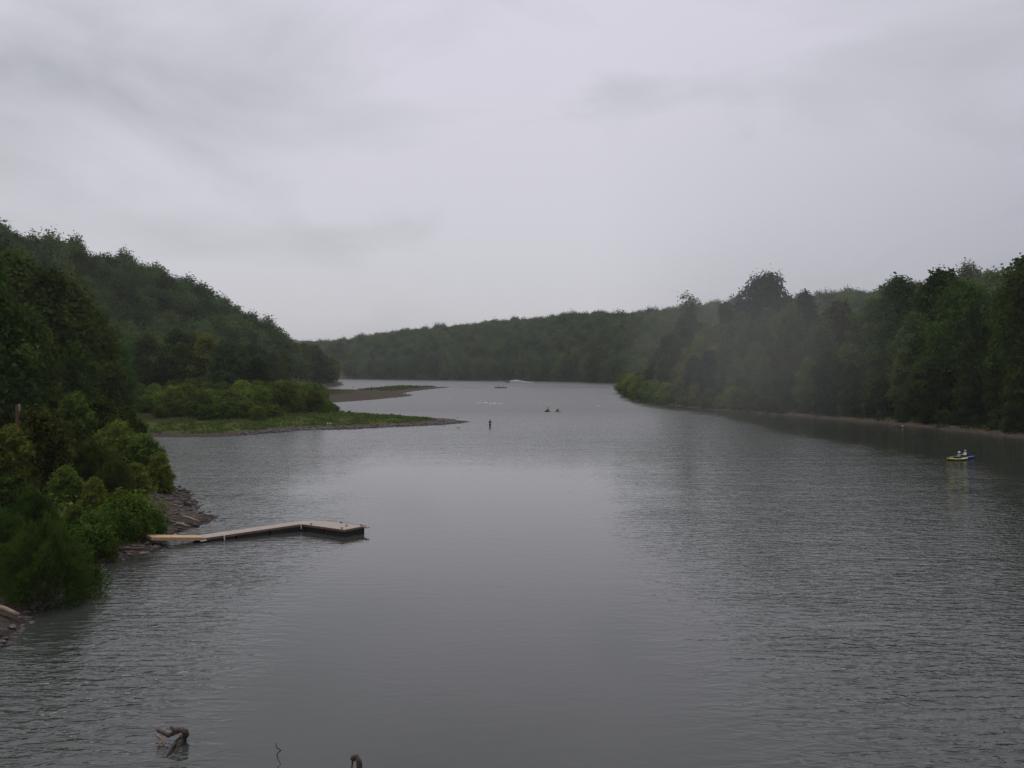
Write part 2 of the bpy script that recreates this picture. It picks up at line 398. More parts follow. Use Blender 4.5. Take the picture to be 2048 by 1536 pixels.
# ------------------------------------------------------------------ foliage
def leaves(mb, lobes, twigs, per, size, mat=0, aspect=1.35, out=0.95, up=0.3, shell=0.4, spread=1.25, g=None, droop=0.0):
    """leaf sprays gathered on twigs through the outer part of every lobe (cx, cy, cz, rx, ry, rz)"""
    g = g or rng
    lobes = np.asarray(lobes, float)
    area = (lobes[:, 3]*lobes[:, 4] + lobes[:, 3]*lobes[:, 5] + lobes[:, 4]*lobes[:, 5])
    cnt = np.maximum(3, (twigs * area / area.sum()).astype(int))
    li = np.repeat(np.arange(len(lobes)), cnt)
    d = g.normal(size=(len(li), 3)); d[:, 2] += 0.25
    d /= np.linalg.norm(d, axis=1)[:, None]
    rad = 1 - shell * g.random(len(li))**1.5
    ctr = lobes[li, :3] + d * lobes[li, 3:] * rad[:, None]
    lt = g.random(len(lobes))
    tw = 0.55*lt[li] + 0.4*g.random(len(li)) + 0.02
    k = np.repeat(np.arange(len(li)), per)
    n = len(k)
    pos = ctr[k] + g.normal(size=(n, 3)) * size * spread
    nr = d[k]*out + g.normal(size=(n, 3))*0.42 + np.array([0, 0, up])
    nr /= np.linalg.norm(nr, axis=1)[:, None]
    t = np.cross(nr, g.normal(size=(n, 3))); t[:, 2] -= droop
    t /= np.linalg.norm(t, axis=1)[:, None] + 1e-9
    b = np.cross(nr, t)
    s = size * g.uniform(0.55, 1.25, n)[:, None]
    fold = nr * s * 0.22
    V = np.stack([pos - t*s*aspect*0.5, pos + b*s*0.42 + fold, pos + t*s*aspect*0.5, pos - b*s*0.42 + fold], 1).reshape(-1, 3)
    q = np.arange(n)[:, None]*4 + np.arange(4)[None, :]
    tint = np.clip(tw[k] + g.normal(size=n)*0.1, 0, 1)
    mb.add(V, q, mat, np.repeat(tint, 4))

def tree_lobes(H, W, base, n, g, peak=0.5, lr=(0.17, 0.27), vert=0.8):
    L = []
    for i in range(n):
        t = (i + g.uniform(0.1, 0.9)) / n
        z = base + (H*0.94 - base) * t
        env = math.sin(math.pi * min(1, (t*0.86+0.14)) ** (0.9 + 0.35*(peak-0.5))) ** 0.65
        r = W*0.5*env*g.uniform(0.35, 0.8)
        a = i*2.399 + g.uniform(-0.5, 0.5)
        s = W*g.uniform(*lr)*(0.75 + 0.35*env)
        L.append((r*math.cos(a), r*math.sin(a), min(z, H - s*vert*0.9), s*g.uniform(.9, 1.15), s*g.uniform(.9, 1.15), s*vert*g.uniform(.85, 1.15)))
    L.append((g.uniform(-.06, .06)*W, g.uniform(-.06, .06)*W, H - W*0.16, W*0.17, W*0.17, W*0.16))
    return L

def trunk_mesh(name, H, r0, lobes, g, lean=0.03, mat=None, limbs=9, sides=8, zt=0.8):
    mb = MB()
    dx, dy = g.normal(size=2) * lean * H
    P = [np.array([dx*t*t + g.normal()*0.008*H*(t > 0), dy*t*t + g.normal()*0.008*H*(t > 0), t*H*zt - 0.4*(t == 0)]) for t in np.linspace(0, 1, 7)]
    mb.tube(P, [r0*1.45, r0, r0*0.86, r0*0.7, r0*0.52, r0*0.34, r0*0.12], sides)
    idx = g.permutation(len(lobes))[:limbs]
    for j in idx:
        c = np.array(lobes[j][:3])
        s = int(np.clip(round((c[2] / (H*zt)) * 6 - 1.6), 1, 5))
        a = P[s]
        m = (a*0.5 + c*0.5) + np.array([0, 0, -0.03*H])*g.uniform(0, 1)
        mb.tube([a, m, c, c + (c-m)*0.5], [r0*0.34, r0*0.24, r0*0.14, r0*0.05], 5)
    return mb.mesh(name, [mat or BARK], True)

class Kind:
    """one grown shape: a trunk mesh and a crown mesh, unit height in metres"""
    def __init__(self, H, W, trunk, crown): self.H, self.W, self.trunk, self.crown = H, W, trunk, crown

def grow(H, W, base, nl, twigs, per, size, mat, seed, r0=None, barkm=None, limbs=9, lr=(0.17, 0.27), peak=0.5, **kw):
    g = np.random.default_rng(seed)
    L = tree_lobes(H, W, base, nl, g, peak, lr)
    mb = MB(); leaves(mb, L, twigs, per, size, g=g, **kw)
    return Kind(H, W, trunk_mesh('trunk', H, r0 or H*0.012, L, g, mat=barkm, limbs=limbs), mb.mesh('crown', [mat]))

TALL = [grow(25, w, b, int(n*1.5), 1400, 8, 0.62, L_TREE, 20+i, limbs=12, peak=pk, lr=(.10, .21), spread=1.0) for i, (w, b, n, pk) in enumerate([(12, 4, 22, .5), (14, 3, 26, .4), (10, 3, 20, .55), (13, 6, 22, .6), (11.5, 2.5, 24, .45)])]
PALE = grow(26, 14, 7, 20, 1150, 7, 0.6, L_TREE, 41, barkm=BARK_PALE, limbs=16)
DOME = grow(30, 19, 11, 26, 1500, 7, 0.62, L_TREE, 42, limbs=16, peak=0.62, lr=(.11, .18))
g_ = np.random.default_rng(43)
sp = tree_lobes(24, 14, 3, 20, g_) + [(x, y, z, r, r, r*.85) for x, y, z, r in ((-4.2, 0, 27.2, 1.5), (-2.2, 1, 25.6, 1.4), (-.4, -1, 29.3, 1.5), (1.0, .5, 27.0, 1.3), (2.6, 1, 28.0, 1.4), (4.6, -1, 26.6, 1.5), (5.6, 0, 25.0, 1.3), (-5.4, 0, 25.0, 1.2))]
mb = MB(); leaves(mb, sp, 1500, 7, 0.6, g=g_)
SPARSE = Kind(30, 14, trunk_mesh('trunk', 30, .42, sp[-9:] + sp[:8], g_, limbs=17, zt=.78), mb.mesh('crown', [L_TREE]))
WILLOW = [grow(7, w, .3, n*2, 700, 8, 0.34, L_WILL, 60+i, r0=.09, limbs=6, lr=(.10, .21), aspect=1.7, spread=.9) for i, (w, n) in enumerate([(7, 14), (8.5, 18), (6, 12), (7.5, 16)])]
MAPLE = [grow(6, w, .3, n, 1250, 9, 0.23, L_NEAR, 80+i, r0=.07, limbs=12, lr=(.075, .17), out=.6, up=.5, spread=.75, shell=.6) for i, (w, n) in enumerate([(5, 40), (6, 46), (4.4, 36)])]
SAPL = [grow(2.2, w, .1, n, 420, 7, 0.15, L_BRIGHT, 90+i, r0=.025, limbs=5, lr=(.16, .26), up=.7) for i, (w, n) in enumerate([(2.0, 9), (2.6, 11)])]
def fine_bush(seed, H, W):
    g = np.random.default_rng(seed)
    mb = MB(); n = 26000
    # thousands of slender upright shoots fanning from the base
    a = g.uniform(0, 6.283, n); tilt = np.abs(g.normal(0, 0.85, n)); tilt = np.where(tilt > 1.62, g.uniform(.5, 1.6, n), tilt)
    ln = g.uniform(0.35, 1.0, n)**0.55
    d = np.stack([np.sin(tilt)*np.cos(a), np.sin(tilt)*np.sin(a), np.cos(tilt)], 1)
    lobe = 1 + 0.13*np.sin(a*3+1+tilt*2) + 0.12*np.sin(a*5+tilt*6) + .08*np.sin(a*9-tilt*7)
    pos = d * np.array([W*.5, W*.5, H]) * (ln*lobe)[:, None] + g.normal(size=(n, 3))*0.06
    pos[:, 2] = np.maximum(pos[:, 2], 0.05)
    t = d*np.array([1, 1, 1.0]) + g.normal(size=(n, 3))*0.33; t[:, 2] += .25
    t /= np.linalg.norm(t, axis=1)[:, None]
    b = np.cross(t, g.normal(size=(n, 3))); b /= np.linalg.norm(b, axis=1)[:, None]
    L = g.uniform(.14, .30, n)[:, None]; w = g.uniform(.022, .05, n)[:, None]
    V = np.stack([pos - t*L*.5, pos + b*w, pos + t*L*.5, pos - b*w], 1).reshape(-1, 3)
    tint = np.clip(.45 + .25*np.sin(a*3)*np.sin(tilt*5) + g.normal(size=n)*.15, 0, 1)
    mb.add(V, np.arange(n*4).reshape(-1, 4), 0, np.repeat(tint, 4))
    st = MB()
    for k in range(16):
        aa = g.uniform(0, 6.28); tt = g.uniform(.1, .6)
        e = np.array([math.sin(tt)*math.cos(aa)*W*.4, math.sin(tt)*math.sin(aa)*W*.4, math.cos(tt)*H*.75])
        st.tube([(0, 0, -.2), e*.5+np.array([0, 0, .1]), e], [.022, .014, .005], 5)
    return Kind(H, W, st.mesh('stem', [BARK], True), mb.mesh('foliage', [L_FINE]))
FINE = [fine_bush(101, 2.9, 5.2), fine_bush(102, 3.0, 4.6)]

def far_tree(seed, H=14, W=10):
    g = np.random.default_rng(seed)
    mb = MB()
    L = tree_lobes(H*.86, W, 2, 8, g, lr=(.2, .3))[:-1] + [(g.uniform(-.8, .8), g.uniform(-.8, .8), H*.68, W*.34, W*.34, H*.3)]
    leaves(mb, L, 230, 6, 0.85, g=g)
    P = [(0, 0, -1), (.1, 0, H*.4), (.2, .1, H*.7)]
    mb.tube(P, [.22, .16, .06], 5, 1)
    return mb.mesh('far_tree', [L_HILL, BARK])
FAR = [far_tree(120+i, hh, w) for i, (hh, w) in enumerate(((12, 10), (13, 11.5), (13, 10.5), (11.5, 12), (14, 10), (12.5, 11), (11, 10.5)))]

# ------------------------------------------------------------------ planting
ORD = ('first second third fourth fifth sixth seventh eighth ninth tenth eleventh twelfth thirteenth fourteenth fifteenth sixteenth seventeenth eighteenth nineteenth twentieth '
       'twenty-first twenty-second twenty-third twenty-fourth twenty-fifth twenty-sixth twenty-seventh twenty-eighth twenty-ninth thirtieth').split()

def plant(name, k, x, y, h, label, cat, group, parts=('trunk', 'crown'), wide=1.0, sink=0.0, rz=None, cm=None):
    t = empty(name, (x, y, gz(x, y) - sink), rng.uniform(0, 6.28) if rz is None else rz)
    s = h / k.H
    t.scale = (s*wide, s*wide, s)
    link(parts[0], k.trunk, t); c = link(parts[1], k.crown, t)
    if cm: c.material_slots[0].link = 'OBJECT'; c.material_slots[0].material = cm
    tag(t, label, cat, group)
    return t

def along(poly, s0, s1, step, inset, jit):
    """points on land beside a stretch of shoreline"""
    pts = []
    seg = poly[s0:s1+1]
    left = 0.0
    for a, b in zip(seg[:-1], seg[1:]):
        e = b - a; ln = np.hypot(*e); e = e/ln; nrm = np.array([e[1], -e[0]])
        s = left
        while s < ln:
            p = a + e*(s + rng.uniform(-jit, jit)) + nrm*(inset + rng.uniform(-jit, jit))
            pts.append(p); s += step*rng.uniform(.8, 1.2)
        left = s - ln
    return np.array(pts)

# --- right bank: skyline of the wood as the photo shows it
TOPX = [1230, 1262, 1285, 1308, 1335, 1410, 1425, 1460, 1480, 1500, 1600, 1640, 1700, 1745, 1770, 1800, 1840, 1880, 1905, 1960, 2000, 2048, 2120]
TOPY = [772, 754, 744, 730, 665, 640, 640, 640, 625, 608, 605, 598, 600, 594, 578, 562, 570, 548, 556, 558, 540, 520, 480]
def top_r(px): return float(np.interp(px, TOPX, TOPY))

special = [  # px, distance, skyline y, kind, width, label
    (1378, 372, 592, SPARSE, 1.0, 'tall tree with a thin spiky top standing clear of the wood near the bend'),
    (1532, 332, 547, DOME, 1.0, 'largest dome-shaped tree rising above the misty wood'),
    (1452, 345, 607, TALL[2], .8, 'narrow tree peeping over the wood between the spiky tree and the dome'),
    (1612, 312, 585, TALL[2], .8, 'small pointed tree top just beyond the dome tree against the sky'),
    (1800, 240, 556, TALL[1], 1.0, 'broad bushy tree cresting the wood where the far ridge disappears'),
    (1882, 215, 540, TALL[0], 1.0, 'tallest rounded tree of the dark stretch of wood above the kayaks'),
    (1925, 190, 566, PALE, 1.0, 'tree with pale bare limbs showing through its leaves above the kayaks'),
    (2052, 172, 522, TALL[4], 1.0, 'dark tall tree cut by the picture edge on the wooded bank'),
    (2092, 150, 488, TALL[3], .8, 'closest tall tree whose leaf tips poke in beside the sky'),
]
for px, d, ty, k, wd, lab in special:
    x = atd(px, d)
    plant('broadleaf_tree', k, x, d, topz(ty, d) - gz(x, d), lab, 'tree', 'trees on the right bank', wide=wd)

rows = [(7, 8.0, 'waterside row', .62), (15, 8.5, 'second row', .85), (27, 9, 'third row', 1.0), (42, 11, 'rear row', 1.05)]
for inset, step, rowname, hs in rows:
    pts = along(RIGHT, 1, 13, step, inset, 2.0)
    keep = []
    for p in pts:
        if p[1] < 118 or p[1] > 520: continue
        px = proj(p[0], p[1])[0]
        if px > 2130 or px < 1225: continue
        keep.append((px, p))
    keep.sort(key=lambda q: q[0])
    for n, (px, p) in enumerate(keep):
        d = p[1]; zg = gz(*p)
        hmax = topz(top_r(px), d) - zg
        h = min(rng.uniform(17, 27) * hs, hmax * rng.uniform(.93, 1.0))
        if h < 4: continue
        tone = 'dark bushy' if h < 14 else ('tall dark' if h > 21 else 'leafy dark')
        where = 'of the right bank wood'
        plant('broadleaf_tree', TALL[int(rng.integers(5))], p[0], p[1], h, f'{tone} tree, {ORD[min(n, 29)]} from the bend in the {rowname} {where}', 'tree', 'trees on the right bank', wide=rng.uniform(.85, 1.1)*(25/h)**.35, cm=[None, None, L_HILL, L_NEAR][int(rng.integers(4))])

# --- shrubs along the right water's edge
pts = along(RIGHT, 2, 12, 5.2, 2.6, .8)
pts = [p for p in pts if 158 < p[1] < 470]
pts.sort(key=lambda p: -p[1])
for n, p in enumerate(pts):
    px = proj(*p)[0]
    big = px < 1340
    h = rng.uniform(6, 9) if big else rng.uniform(2.6, 6.0)
    if px > 1720: h = rng.uniform(1.5, 3.6)
    yel = px < 1480
    inn = 2.6 if px > 1580 else .6
    k = WILLOW[int(rng.integers(4))]
    lab = (f'yellow-green shrub at the water, {ORD[min(n, 29)]} from the bend on the right bank' if yel else f'dull green low shrub on the right beach, {ORD[min(n, 29)]} from the bend')
    plant('riverside_shrub', k, p[0]+inn*rng.uniform(.6, 1.3), p[1], h, lab, 'shrub', 'shrubs along the right bank', wide=rng.uniform(.9, 1.3), sink=.2, cm=None if yel else L_TREE)

# --- left: tall trees behind the near bushes, in front of the hill
tall_l = [(-40, 118, 505), (30, 132, 512), (95, 128, 545), (60, 105, 640), (130, 150, 556), (175, 158, 612), (150, 125, 690), (210, 172, 668), (232, 165, 720), (-20, 96, 560), (-90, 128, 495), (20, 165, 505), (110, 180, 560), (-60, 175, 490), (235, 190, 690)]
for n, (px, d, ty) in enumerate(sorted(tall_l)):
    x = atd(px, d)
    plant('broadleaf_tree', TALL[n % 5], x, d, topz(ty, d) - gz(x, d), f'dark tree between the near bushes and the hill, {ORD[n]} counting toward the cove', 'tree', 'dark trees behind the near bushes', wide=1.05)

# --- left flats behind the willow thicket, out to the point
flat = []
for px, d in [(p, dd) for dd in (262, 292, 330, 380) for p in range(238, 520, 30)] + [(p, dd) for dd in (430, 490) for p in range(420, 600, 26)] + [(p, dd) for dd in (560, 610, 650) for p in range(540, 686, 17)]:
    px += rng.uniform(-7, 7); d += rng.uniform(-12, 12)
    x = atd(px, d)
    if shore(np.array([[x, d]]))[0][0] < 5: continue
    flat.append((px, d, x))
flat.sort(key=lambda q: (round(q[1]/70), q[0]))
cnt = {}
for px, d, x in flat:
    ty = float(np.interp(px, [230, 300, 350, 400, 450, 500, 540, 580, 620, 660, 680, 692], [690, 668, 664, 672, 690, 695, 692, 690, 688, 694, 708, 735]))
    h = min(rng.uniform(11, 24) if d < 500 else rng.uniform(16, 27), (topz(ty, d) - gz(x, d))*rng.uniform(.8, 1.08))
    if h < 6: h = 6.5
    zone = 'the flat behind the willow thicket' if d < 410 else ('the foot of the hill nose' if d < 540 else 'the wooded point where the channel leaves')
    k = (zone, round(d/45)); cnt[k] = cnt.get(k, 0) + 1
    plant('broadleaf_tree', TALL[int(rng.integers(5))], x, d, h, 'leafy dark green tree in the wood on ' + zone, 'tree', 'trees on ' + zone, wide=rng.uniform(.95, 1.2)*(25/h)**.25, cm=[L_HILL, L_HILL, L_TREE, L_NEAR][int(rng.integers(4))])

# --- willow thicket on the spit
will = []
for px, py in [(q, 846 - 0.03*abs(q-420)) for q in range(270, 590, 27)] + [(q, 836) for q in range(262, 640, 30)] + [(q, 826) for q in range(250, 655, 33)] + [(q, 815) for q in range(250, 655, 33)] + [(q, 806) for q in range(330, 660, 34)]:
    x, d, _ = at(px + rng.uniform(-8, 8), py + rng.uniform(-2, 2))
    if shore(np.array([[x, d]]))[0][0] < 2.0: continue
    will.append((proj(x, d)[0], d, x))
rowsw = {}
for w in will: rowsw.setdefault(min(int((w[1]-190)//35), 3), []).append(w)
names = ['front edge facing the cove', 'middle of the thicket', 'crest of the thicket', 'far edge facing the gravel bar']
for r, ws in sorted(rowsw.items()):
    ws.sort()
    for n, (px, d, x) in enumerate(ws):
        ty = float(np.interp(px, [250, 300, 380, 450, 560, 640, 672], [800, 782, 762, 768, 764, 768, 785]))
        h = float(np.clip(min(topz(ty, d), rng.uniform(6.5, 10)) - .2, 2.4, 10))
        if r <= 0: h *= rng.uniform(.55, .9)
        plant('willow_shrub', WILLOW[int(rng.integers(4))], x, d, h, f'bright green willow, {ORD[min(n, 29)]} along the {names[max(0, min(r, 3))]} toward midstream', 'willow', 'willows on the spit', wide=rng.uniform(.95, 1.3), sink=.15)
# low bright shrubs before the thicket
for n, (px, py, h) in enumerate([(322, 850, 2.2), (348, 848, 3.0), (385, 849, 3.6), (415, 851, 2.8), (446, 850, 3.2), (480, 848, 3.6), (515, 850, 3), (545, 846, 2.6), (640, 833, 3.4), (655, 830, 3.2), (664, 828, 2.4)]):
    x, d, _ = at(px, py)
    plant('low_shrub', WILLOW[n % 4], x, d, h, f'low bright leafy shrub, {ORD[n]} from the cove end of the grassy strip', 'shrub', 'low shrubs before the willows', sink=.25, wide=rng.uniform(1.2, 1.9), cm=L_BRIGHT)

# --- near left bank: bushes between the camera and the cove
near = [  # px, distance, top y, kind list, width, label
    (78, 74, 815, MAPLE[1], .95, 'big leafy bush with bright tips, largest on the near bank'),
    (20, 70, 850, MAPLE[0], .95, 'dark leafy bush at the picture edge behind the feathery bush'),
    (150, 96, 785, MAPLE[0], .9, 'bush with a pale yellow-green crest beside the broken trunk'),
    (205, 100, 800, MAPLE[1], .95, 'dense dark bush behind the big bright-tipped one'),
    (255, 104, 815, MAPLE[2], 1.0, 'bush of even green on the cove shore, farthest of the near bank'),
    (235, 88, 842, MAPLE[1], .95, 'round dark bush in the gap between the big bush and the shore'),
    (290, 86, 868, MAPLE[0], .95, 'bush leaning over the cove with leaf tips against the water'),
    (318, 83, 905, MAPLE[2], 1.0, 'bush hanging over the rocky point, lowest branches near the stones'),
    (270, 76, 925, MAPLE[1], .9, 'bush above the rocky point behind the bright saplings'),
    (185, 78, 900, FINE[1], 1.1, 'bluish feathery bush in the dip between the big bushes'),
    (225, 72, 935, FINE[0], .8, 'smaller bluish feathery bush next to the dip'),
    (185, 64, 955, MAPLE[2], .9, 'yellow-tipped bush in front of the dip'),
    (130, 68, 930, MAPLE[0], .95, 'shaded bush under the big bright-tipped one'),
    (60, 56, 1003, FINE[1], 1.0, 'round feathery bush just behind the waterside one'),
    (88, 46.6, 1064, FINE[0], .82, 'large round feathery bush overhanging the water below the dock'),
    (-5, 50, 1040, FINE[1], .9, 'feathery bush cut by the picture edge by the water'),
    (165, 50.5, 1108, FINE[1], .75, 'low feathery bush spilling over the stones toward the dock'),
    (20, 60, 950, MAPLE[1], 1.0, 'dark bush at the edge above the feathery ones'),
    (150, 58, 1010, MAPLE[2], .9, 'bush of dark leaves behind the saplings near the dock'),
]
for px, d, ty, k, wd, lab in near:
    x = atd(px, d); zg = gz(x, d)
    h = topz(ty, d) - zg
    parts = ('stem', 'foliage')
    plant('near_bush', k, x, d, h, lab, 'bush', 'bushes on the near bank', parts, wide=wd * (1 if k in FINE else (6/h)**.2), sink=.1)
for n, (px, py, h) in enumerate([(200, 1080, 1.8), (222, 1066, 2.0), (245, 1070, 1.7), (262, 1060, 1.9), (285, 1054, 1.5), (245, 1060, 2.8), (210, 1092, 1.5), (305, 1050, 1.7), (180, 1092, 2.4)]):
    x, d, _ = at(px, py, .9)
    plant('leafy_sapling', SAPL[n % 2], x, d, h, f'bright yellow-green sapling above the stones, {ORD[n]} planted from the feathery bush side', 'sapling', 'bright saplings near the dock', ('stem', 'foliage'), sink=.05)

# --- far shore front row
pts = along(RIGHT, 14, 21, 10.5, 6, 3)
pts = sorted([p for p in pts if proj(*p)[0] > 690], key=lambda p: proj(*p)[0])
for n, p in enumerate(pts):
    me = FAR[n % 7]
    h = rng.uniform(18, 25)
    o = link('shore_tree', me, None, (p[0], p[1], gz(*p)), (0, 0, rng.uniform(0, 6.28)), (h/12.6*.68, h/12.6*.68, h/12.6))
    px = proj(*p)[0]
    seg = 'by the outlet channel' if px < 840 else ('behind the motorboat spray' if px < 1080 else 'before the right bend')
    tag(o, 'deciduous tree at the water on the far shore ' + seg, 'tree', 'far shore trees ' + seg)

# --- the woods on the slopes: one mass each
def forest(name, region, spacing, hmin, hmax, seed, label, avoid=None):
    g = np.random.default_rng(seed)
    (x0, x1), (y0, y1) = region
    xs = np.arange(x0, x1, spacing); ys = np.arange(y0, y1, spacing*.9)
    A, B = np.meshgrid(xs, ys)
    Q = np.stack([A.ravel(), B.ravel()], 1) + g.uniform(-.48, .48, (A.size, 2))*spacing
    px = CX + F*Q[:, 0]/Q[:, 1]
    d, dl, dr = shore(Q)
    z = height(Q)
    ok = (d > 6) & (px > -160) & (px < 2200) & avoid(Q, z, dl, dr, px)
    Q, z = Q[ok], z[ok]; n = len(Q)
    me = bpy.data.meshes.new(name)
    me.vertices.add(n); me.vertices.foreach_set('co', np.column_stack([Q, z-.5]).astype(np.float32).ravel())
    h = g.uniform(hmin, hmax, n) / 12.6
    big = g.random(n) < .10; h[big] *= 1.18; h *= 1 + .05*lump(Q, 35, seed)
    for an, ty, dat in (('scl', 'FLOAT_VECTOR', np.stack([h*g.uniform(.7, 1.1, n)*spacing/9.6, h*g.uniform(.7, 1.1, n)*spacing/9.6, h*g.uniform(.84, 1.12, n)], 1)), ('rot', 'FLOAT_VECTOR', np.stack([np.zeros(n), np.zeros(n), g.uniform(0, 6.28, n)], 1))):
        a = me.attributes.new(an, ty, 'POINT'); a.data.foreach_set('vector', dat.astype(np.float32).ravel())
    a = me.attributes.new('idx', 'INT', 'POINT'); a.data.foreach_set('value', g.integers(0, len(FAR), n).astype(np.int32))
    o = link(name, me)
    ng = bpy.data.node_groups.new(name, 'GeometryNodeTree')
    ng.interface.new_socket('Geometry', in_out='INPUT', socket_type='NodeSocketGeometry')
    ng.interface.new_socket('Geometry', in_out='OUTPUT', socket_type='NodeSocketGeometry')
    gi = ng.nodes.new('NodeGroupInput'); go = ng.nodes.new('NodeGroupOutput')
    ip = ng.nodes.new('GeometryNodeInstanceOnPoints'); ip.inputs['Pick Instance'].default_value = True
    jn = ng.nodes.new('GeometryNodeJoinGeometry')
    srcs = {}
    for q in bpy.data.objects:
        if q.name.startswith('shore_tree') and q.data.name not in srcs: srcs[q.data.name] = q
    for q in list(srcs.values()):
        oi = ng.nodes.new('GeometryNodeObjectInfo'); oi.inputs['Object'].default_value = q; oi.inputs['As Instance'].default_value = True
        ng.links.new(oi.outputs['Geometry'], jn.inputs[0])
    def attr(nm, ty):
        t = ng.nodes.new('GeometryNodeInputNamedAttribute'); t.data_type = ty; t.inputs[0].default_value = nm; return t.outputs[0]
    er = ng.nodes.new('FunctionNodeEulerToRotation'); ng.links.new(attr('rot', 'FLOAT_VECTOR'), er.inputs[0])
    ng.links.new(gi.outputs[0], ip.inputs['Points']); ng.links.new(jn.outputs[0], ip.inputs['Instance'])
    ng.links.new(attr('idx', 'INT'), ip.inputs['Instance Index']); ng.links.new(er.outputs[0], ip.inputs['Rotation'])
    ng.links.new(attr('scl', 'FLOAT_VECTOR'), ip.inputs['Scale']); ng.links.new(ip.outputs[0], go.inputs[0])
    md = o.modifiers.new('woods', 'NODES'); md.node_group = ng
    tag(o, label, 'forest', kind='stuff')
    print(name, n)
    return o
forest('hillside_forest', ((-330, -95), (130, 760)), 9.6, 11, 15, 200, 'dark green wood covering the steep hill on the left',
       lambda Q, z, dl, dr, px: (dl > 0) & ((z > 5) | (Q[:, 0] < -125)) & (Q[:, 1] > 200))
forest('ridge_forest', ((-420, 360), (300, 1640)), 10.2, 11, 15, 201, 'green wood covering the low ridge across the river',
       lambda Q, z, dl, dr, px: (dr > 12) & ((z > 6) | (Q[:, 1] > 560)))
forest('distant_forest', ((-1300, -100), (2150, 2950)), 13.0, 13, 17, 202, 'bluish wood on the farthest hill behind the point',
       lambda Q, z, dl, dr, px: (dr > 12) & (px > 500) & (px < 760))

# ------------------------------------------------------------------ rocks, cobbles, ground plants
def rock_mesh(seed, mat, flat=.55):
    g = np.random.default_rng(seed)
    bm = bmesh.new(); bmesh.ops.create_icosphere(bm, subdivisions=2, radius=1)
    V = np.array([v.co for v in bm.verts])
    for k in range(9):                                           # chipped planes
        nrm = g.normal(size=3); nrm /= np.linalg.norm(nrm); c = g.uniform(.5, .85)
        s = V @ nrm; V = V - np.outer(np.maximum(s - c, 0), nrm)
    V *= 1 + g.normal(size=(len(V), 1))*.03
    V *= np.array([1, g.uniform(.6, .85), flat])
    for v, c in zip(bm.verts, V): v.co = c
    me = bpy.data.meshes.new('rock'); bm.to_mesh(me); bm.free(); me.materials.append(mat)
    return me
RK = [rock_mesh(300+i, ROCK) for i in range(4)]; RW = [rock_mesh(310+i, ROCK_WET, .42) for i in range(4)]; RP = [rock_mesh(320+i, ROCK_PALE, .5) for i in range(2)]
def rock(px, py, w, label, group, kind=RW, z=0.0, name='rock'):
    """w: width in photo pixels"""
    x, y, _ = at(px, py, z)
    s = w*y/F*.5
    o = link(name, kind[int(rng.integers(len(kind)))], None, (x, y, z - s*.08), (rng.normal()*.1, rng.normal()*.1, rng.uniform(0, 6.28)), (s, s, s*rng.uniform(.8, 1.2)))
    return tag(o, label, 'rock', group)
for px, py, w, lab in [(390, 1010, 12, 'flat dark rock just off the rocky point beside the cove'), (414, 992, 14, 'thin flat rock lying farthest out in the cove beyond the point'), (402, 998, 7, 'small wet rock inshore of the thin flat rock'),
    (427, 1020, 11, 'flat wet rock off the tip of the rocky point'), (417, 1024, 10, 'wet rock touching the tip of the rocky point'), (434, 1031, 13, 'oblong wet rock outermost off the point toward the dock'),
    (441, 1042, 10, 'round wet rock outermost on the dock side of the point'), (425, 1044, 14, 'wide wet rock at the dock side of the point'), (447, 1048, 3, 'tiny rock between the point and the dock'), (370, 1134, 5, 'lone dark rock in the water below the ramp'),
    (917, 856, 7, 'lone dark rock off the tip of the green spit'), (915, 835, 5, 'small rock behind the tip of the green spit'), (888, 853, 9, 'low dark rock awash beside the spit tip'), (527, 877, 7, 'dark rock in the cove shallows below the willows'),
    (268, 1398, 4, 'small stone breaking the water above the driftwood snag'), (235, 1310, 5, 'dark stone in the ripples below the feathery bush'), (848, 769, 4, 'stone in the far shallows behind the gravel bar'), (824, 766, 4, 'leftmost stone in the far shallows'), (868, 769, 4, 'stone in the far shallows closest to the gravel bar tip'), (892, 768, 4, 'rightmost stone in the far shallows'),
    (697, 815, 4, 'stone in the inlet between the spit and the gravel bar'), (845, 820, 4, 'stone in the riffle beyond the green spit')]:
    rock(px, py, w, lab, 'rocks standing in the water')
for n, (px, py, w) in enumerate([(672, 822, 10), (684, 823, 14), (698, 823, 13), (703, 826, 9), (732, 828, 8), (782, 828, 7), (820, 833, 7), (848, 836, 9), (855, 837, 8)]):
    rock(px, py, w, f'dark boulder on the far edge of the green spit, {ORD[n]} from the willows', 'boulders on the green spit', RK, .35, 'boulder')
for px, py, w, lab, k in [(660, 850, 22, 'white slab among the cobbles at the base of the green spit', RP), (650, 846, 10, 'white stone just above the white slab on the spit', RP), (1806, 852, 6, 'whitish rock at the waterline of the dark right bank', RP), (1792, 851, 9, 'grey rock next to the whitish one on the right bank', RK),
    (293, 1066, 20, 'pale pink slab beside the head of the dock ramp', RP), (349, 1070, 9, 'white stone between the rocky point and the dock ramp', RP), (364, 1072, 12, 'jagged grey stone standing by the dock ramp', RK), (300, 1060, 12, 'grey stone behind the pale slab near the dock', RK),
    (722, 757, 5, 'pale rock on the beach of the far shore by the outlet', RP), (912, 760, 5, 'pale rock at the far waterline behind the gravel bar tip', RP), (857, 759.5, 4, 'pale rock at the far waterline above the stones', RP), (1002, 760.5, 4, 'pale rock at the far waterline beside the spray', RP)]:
    rock(px, py, w, lab, 'pale rocks on the shores' if k is RP else 'grey rocks by the dock', k, .3 if py > 800 else .1)
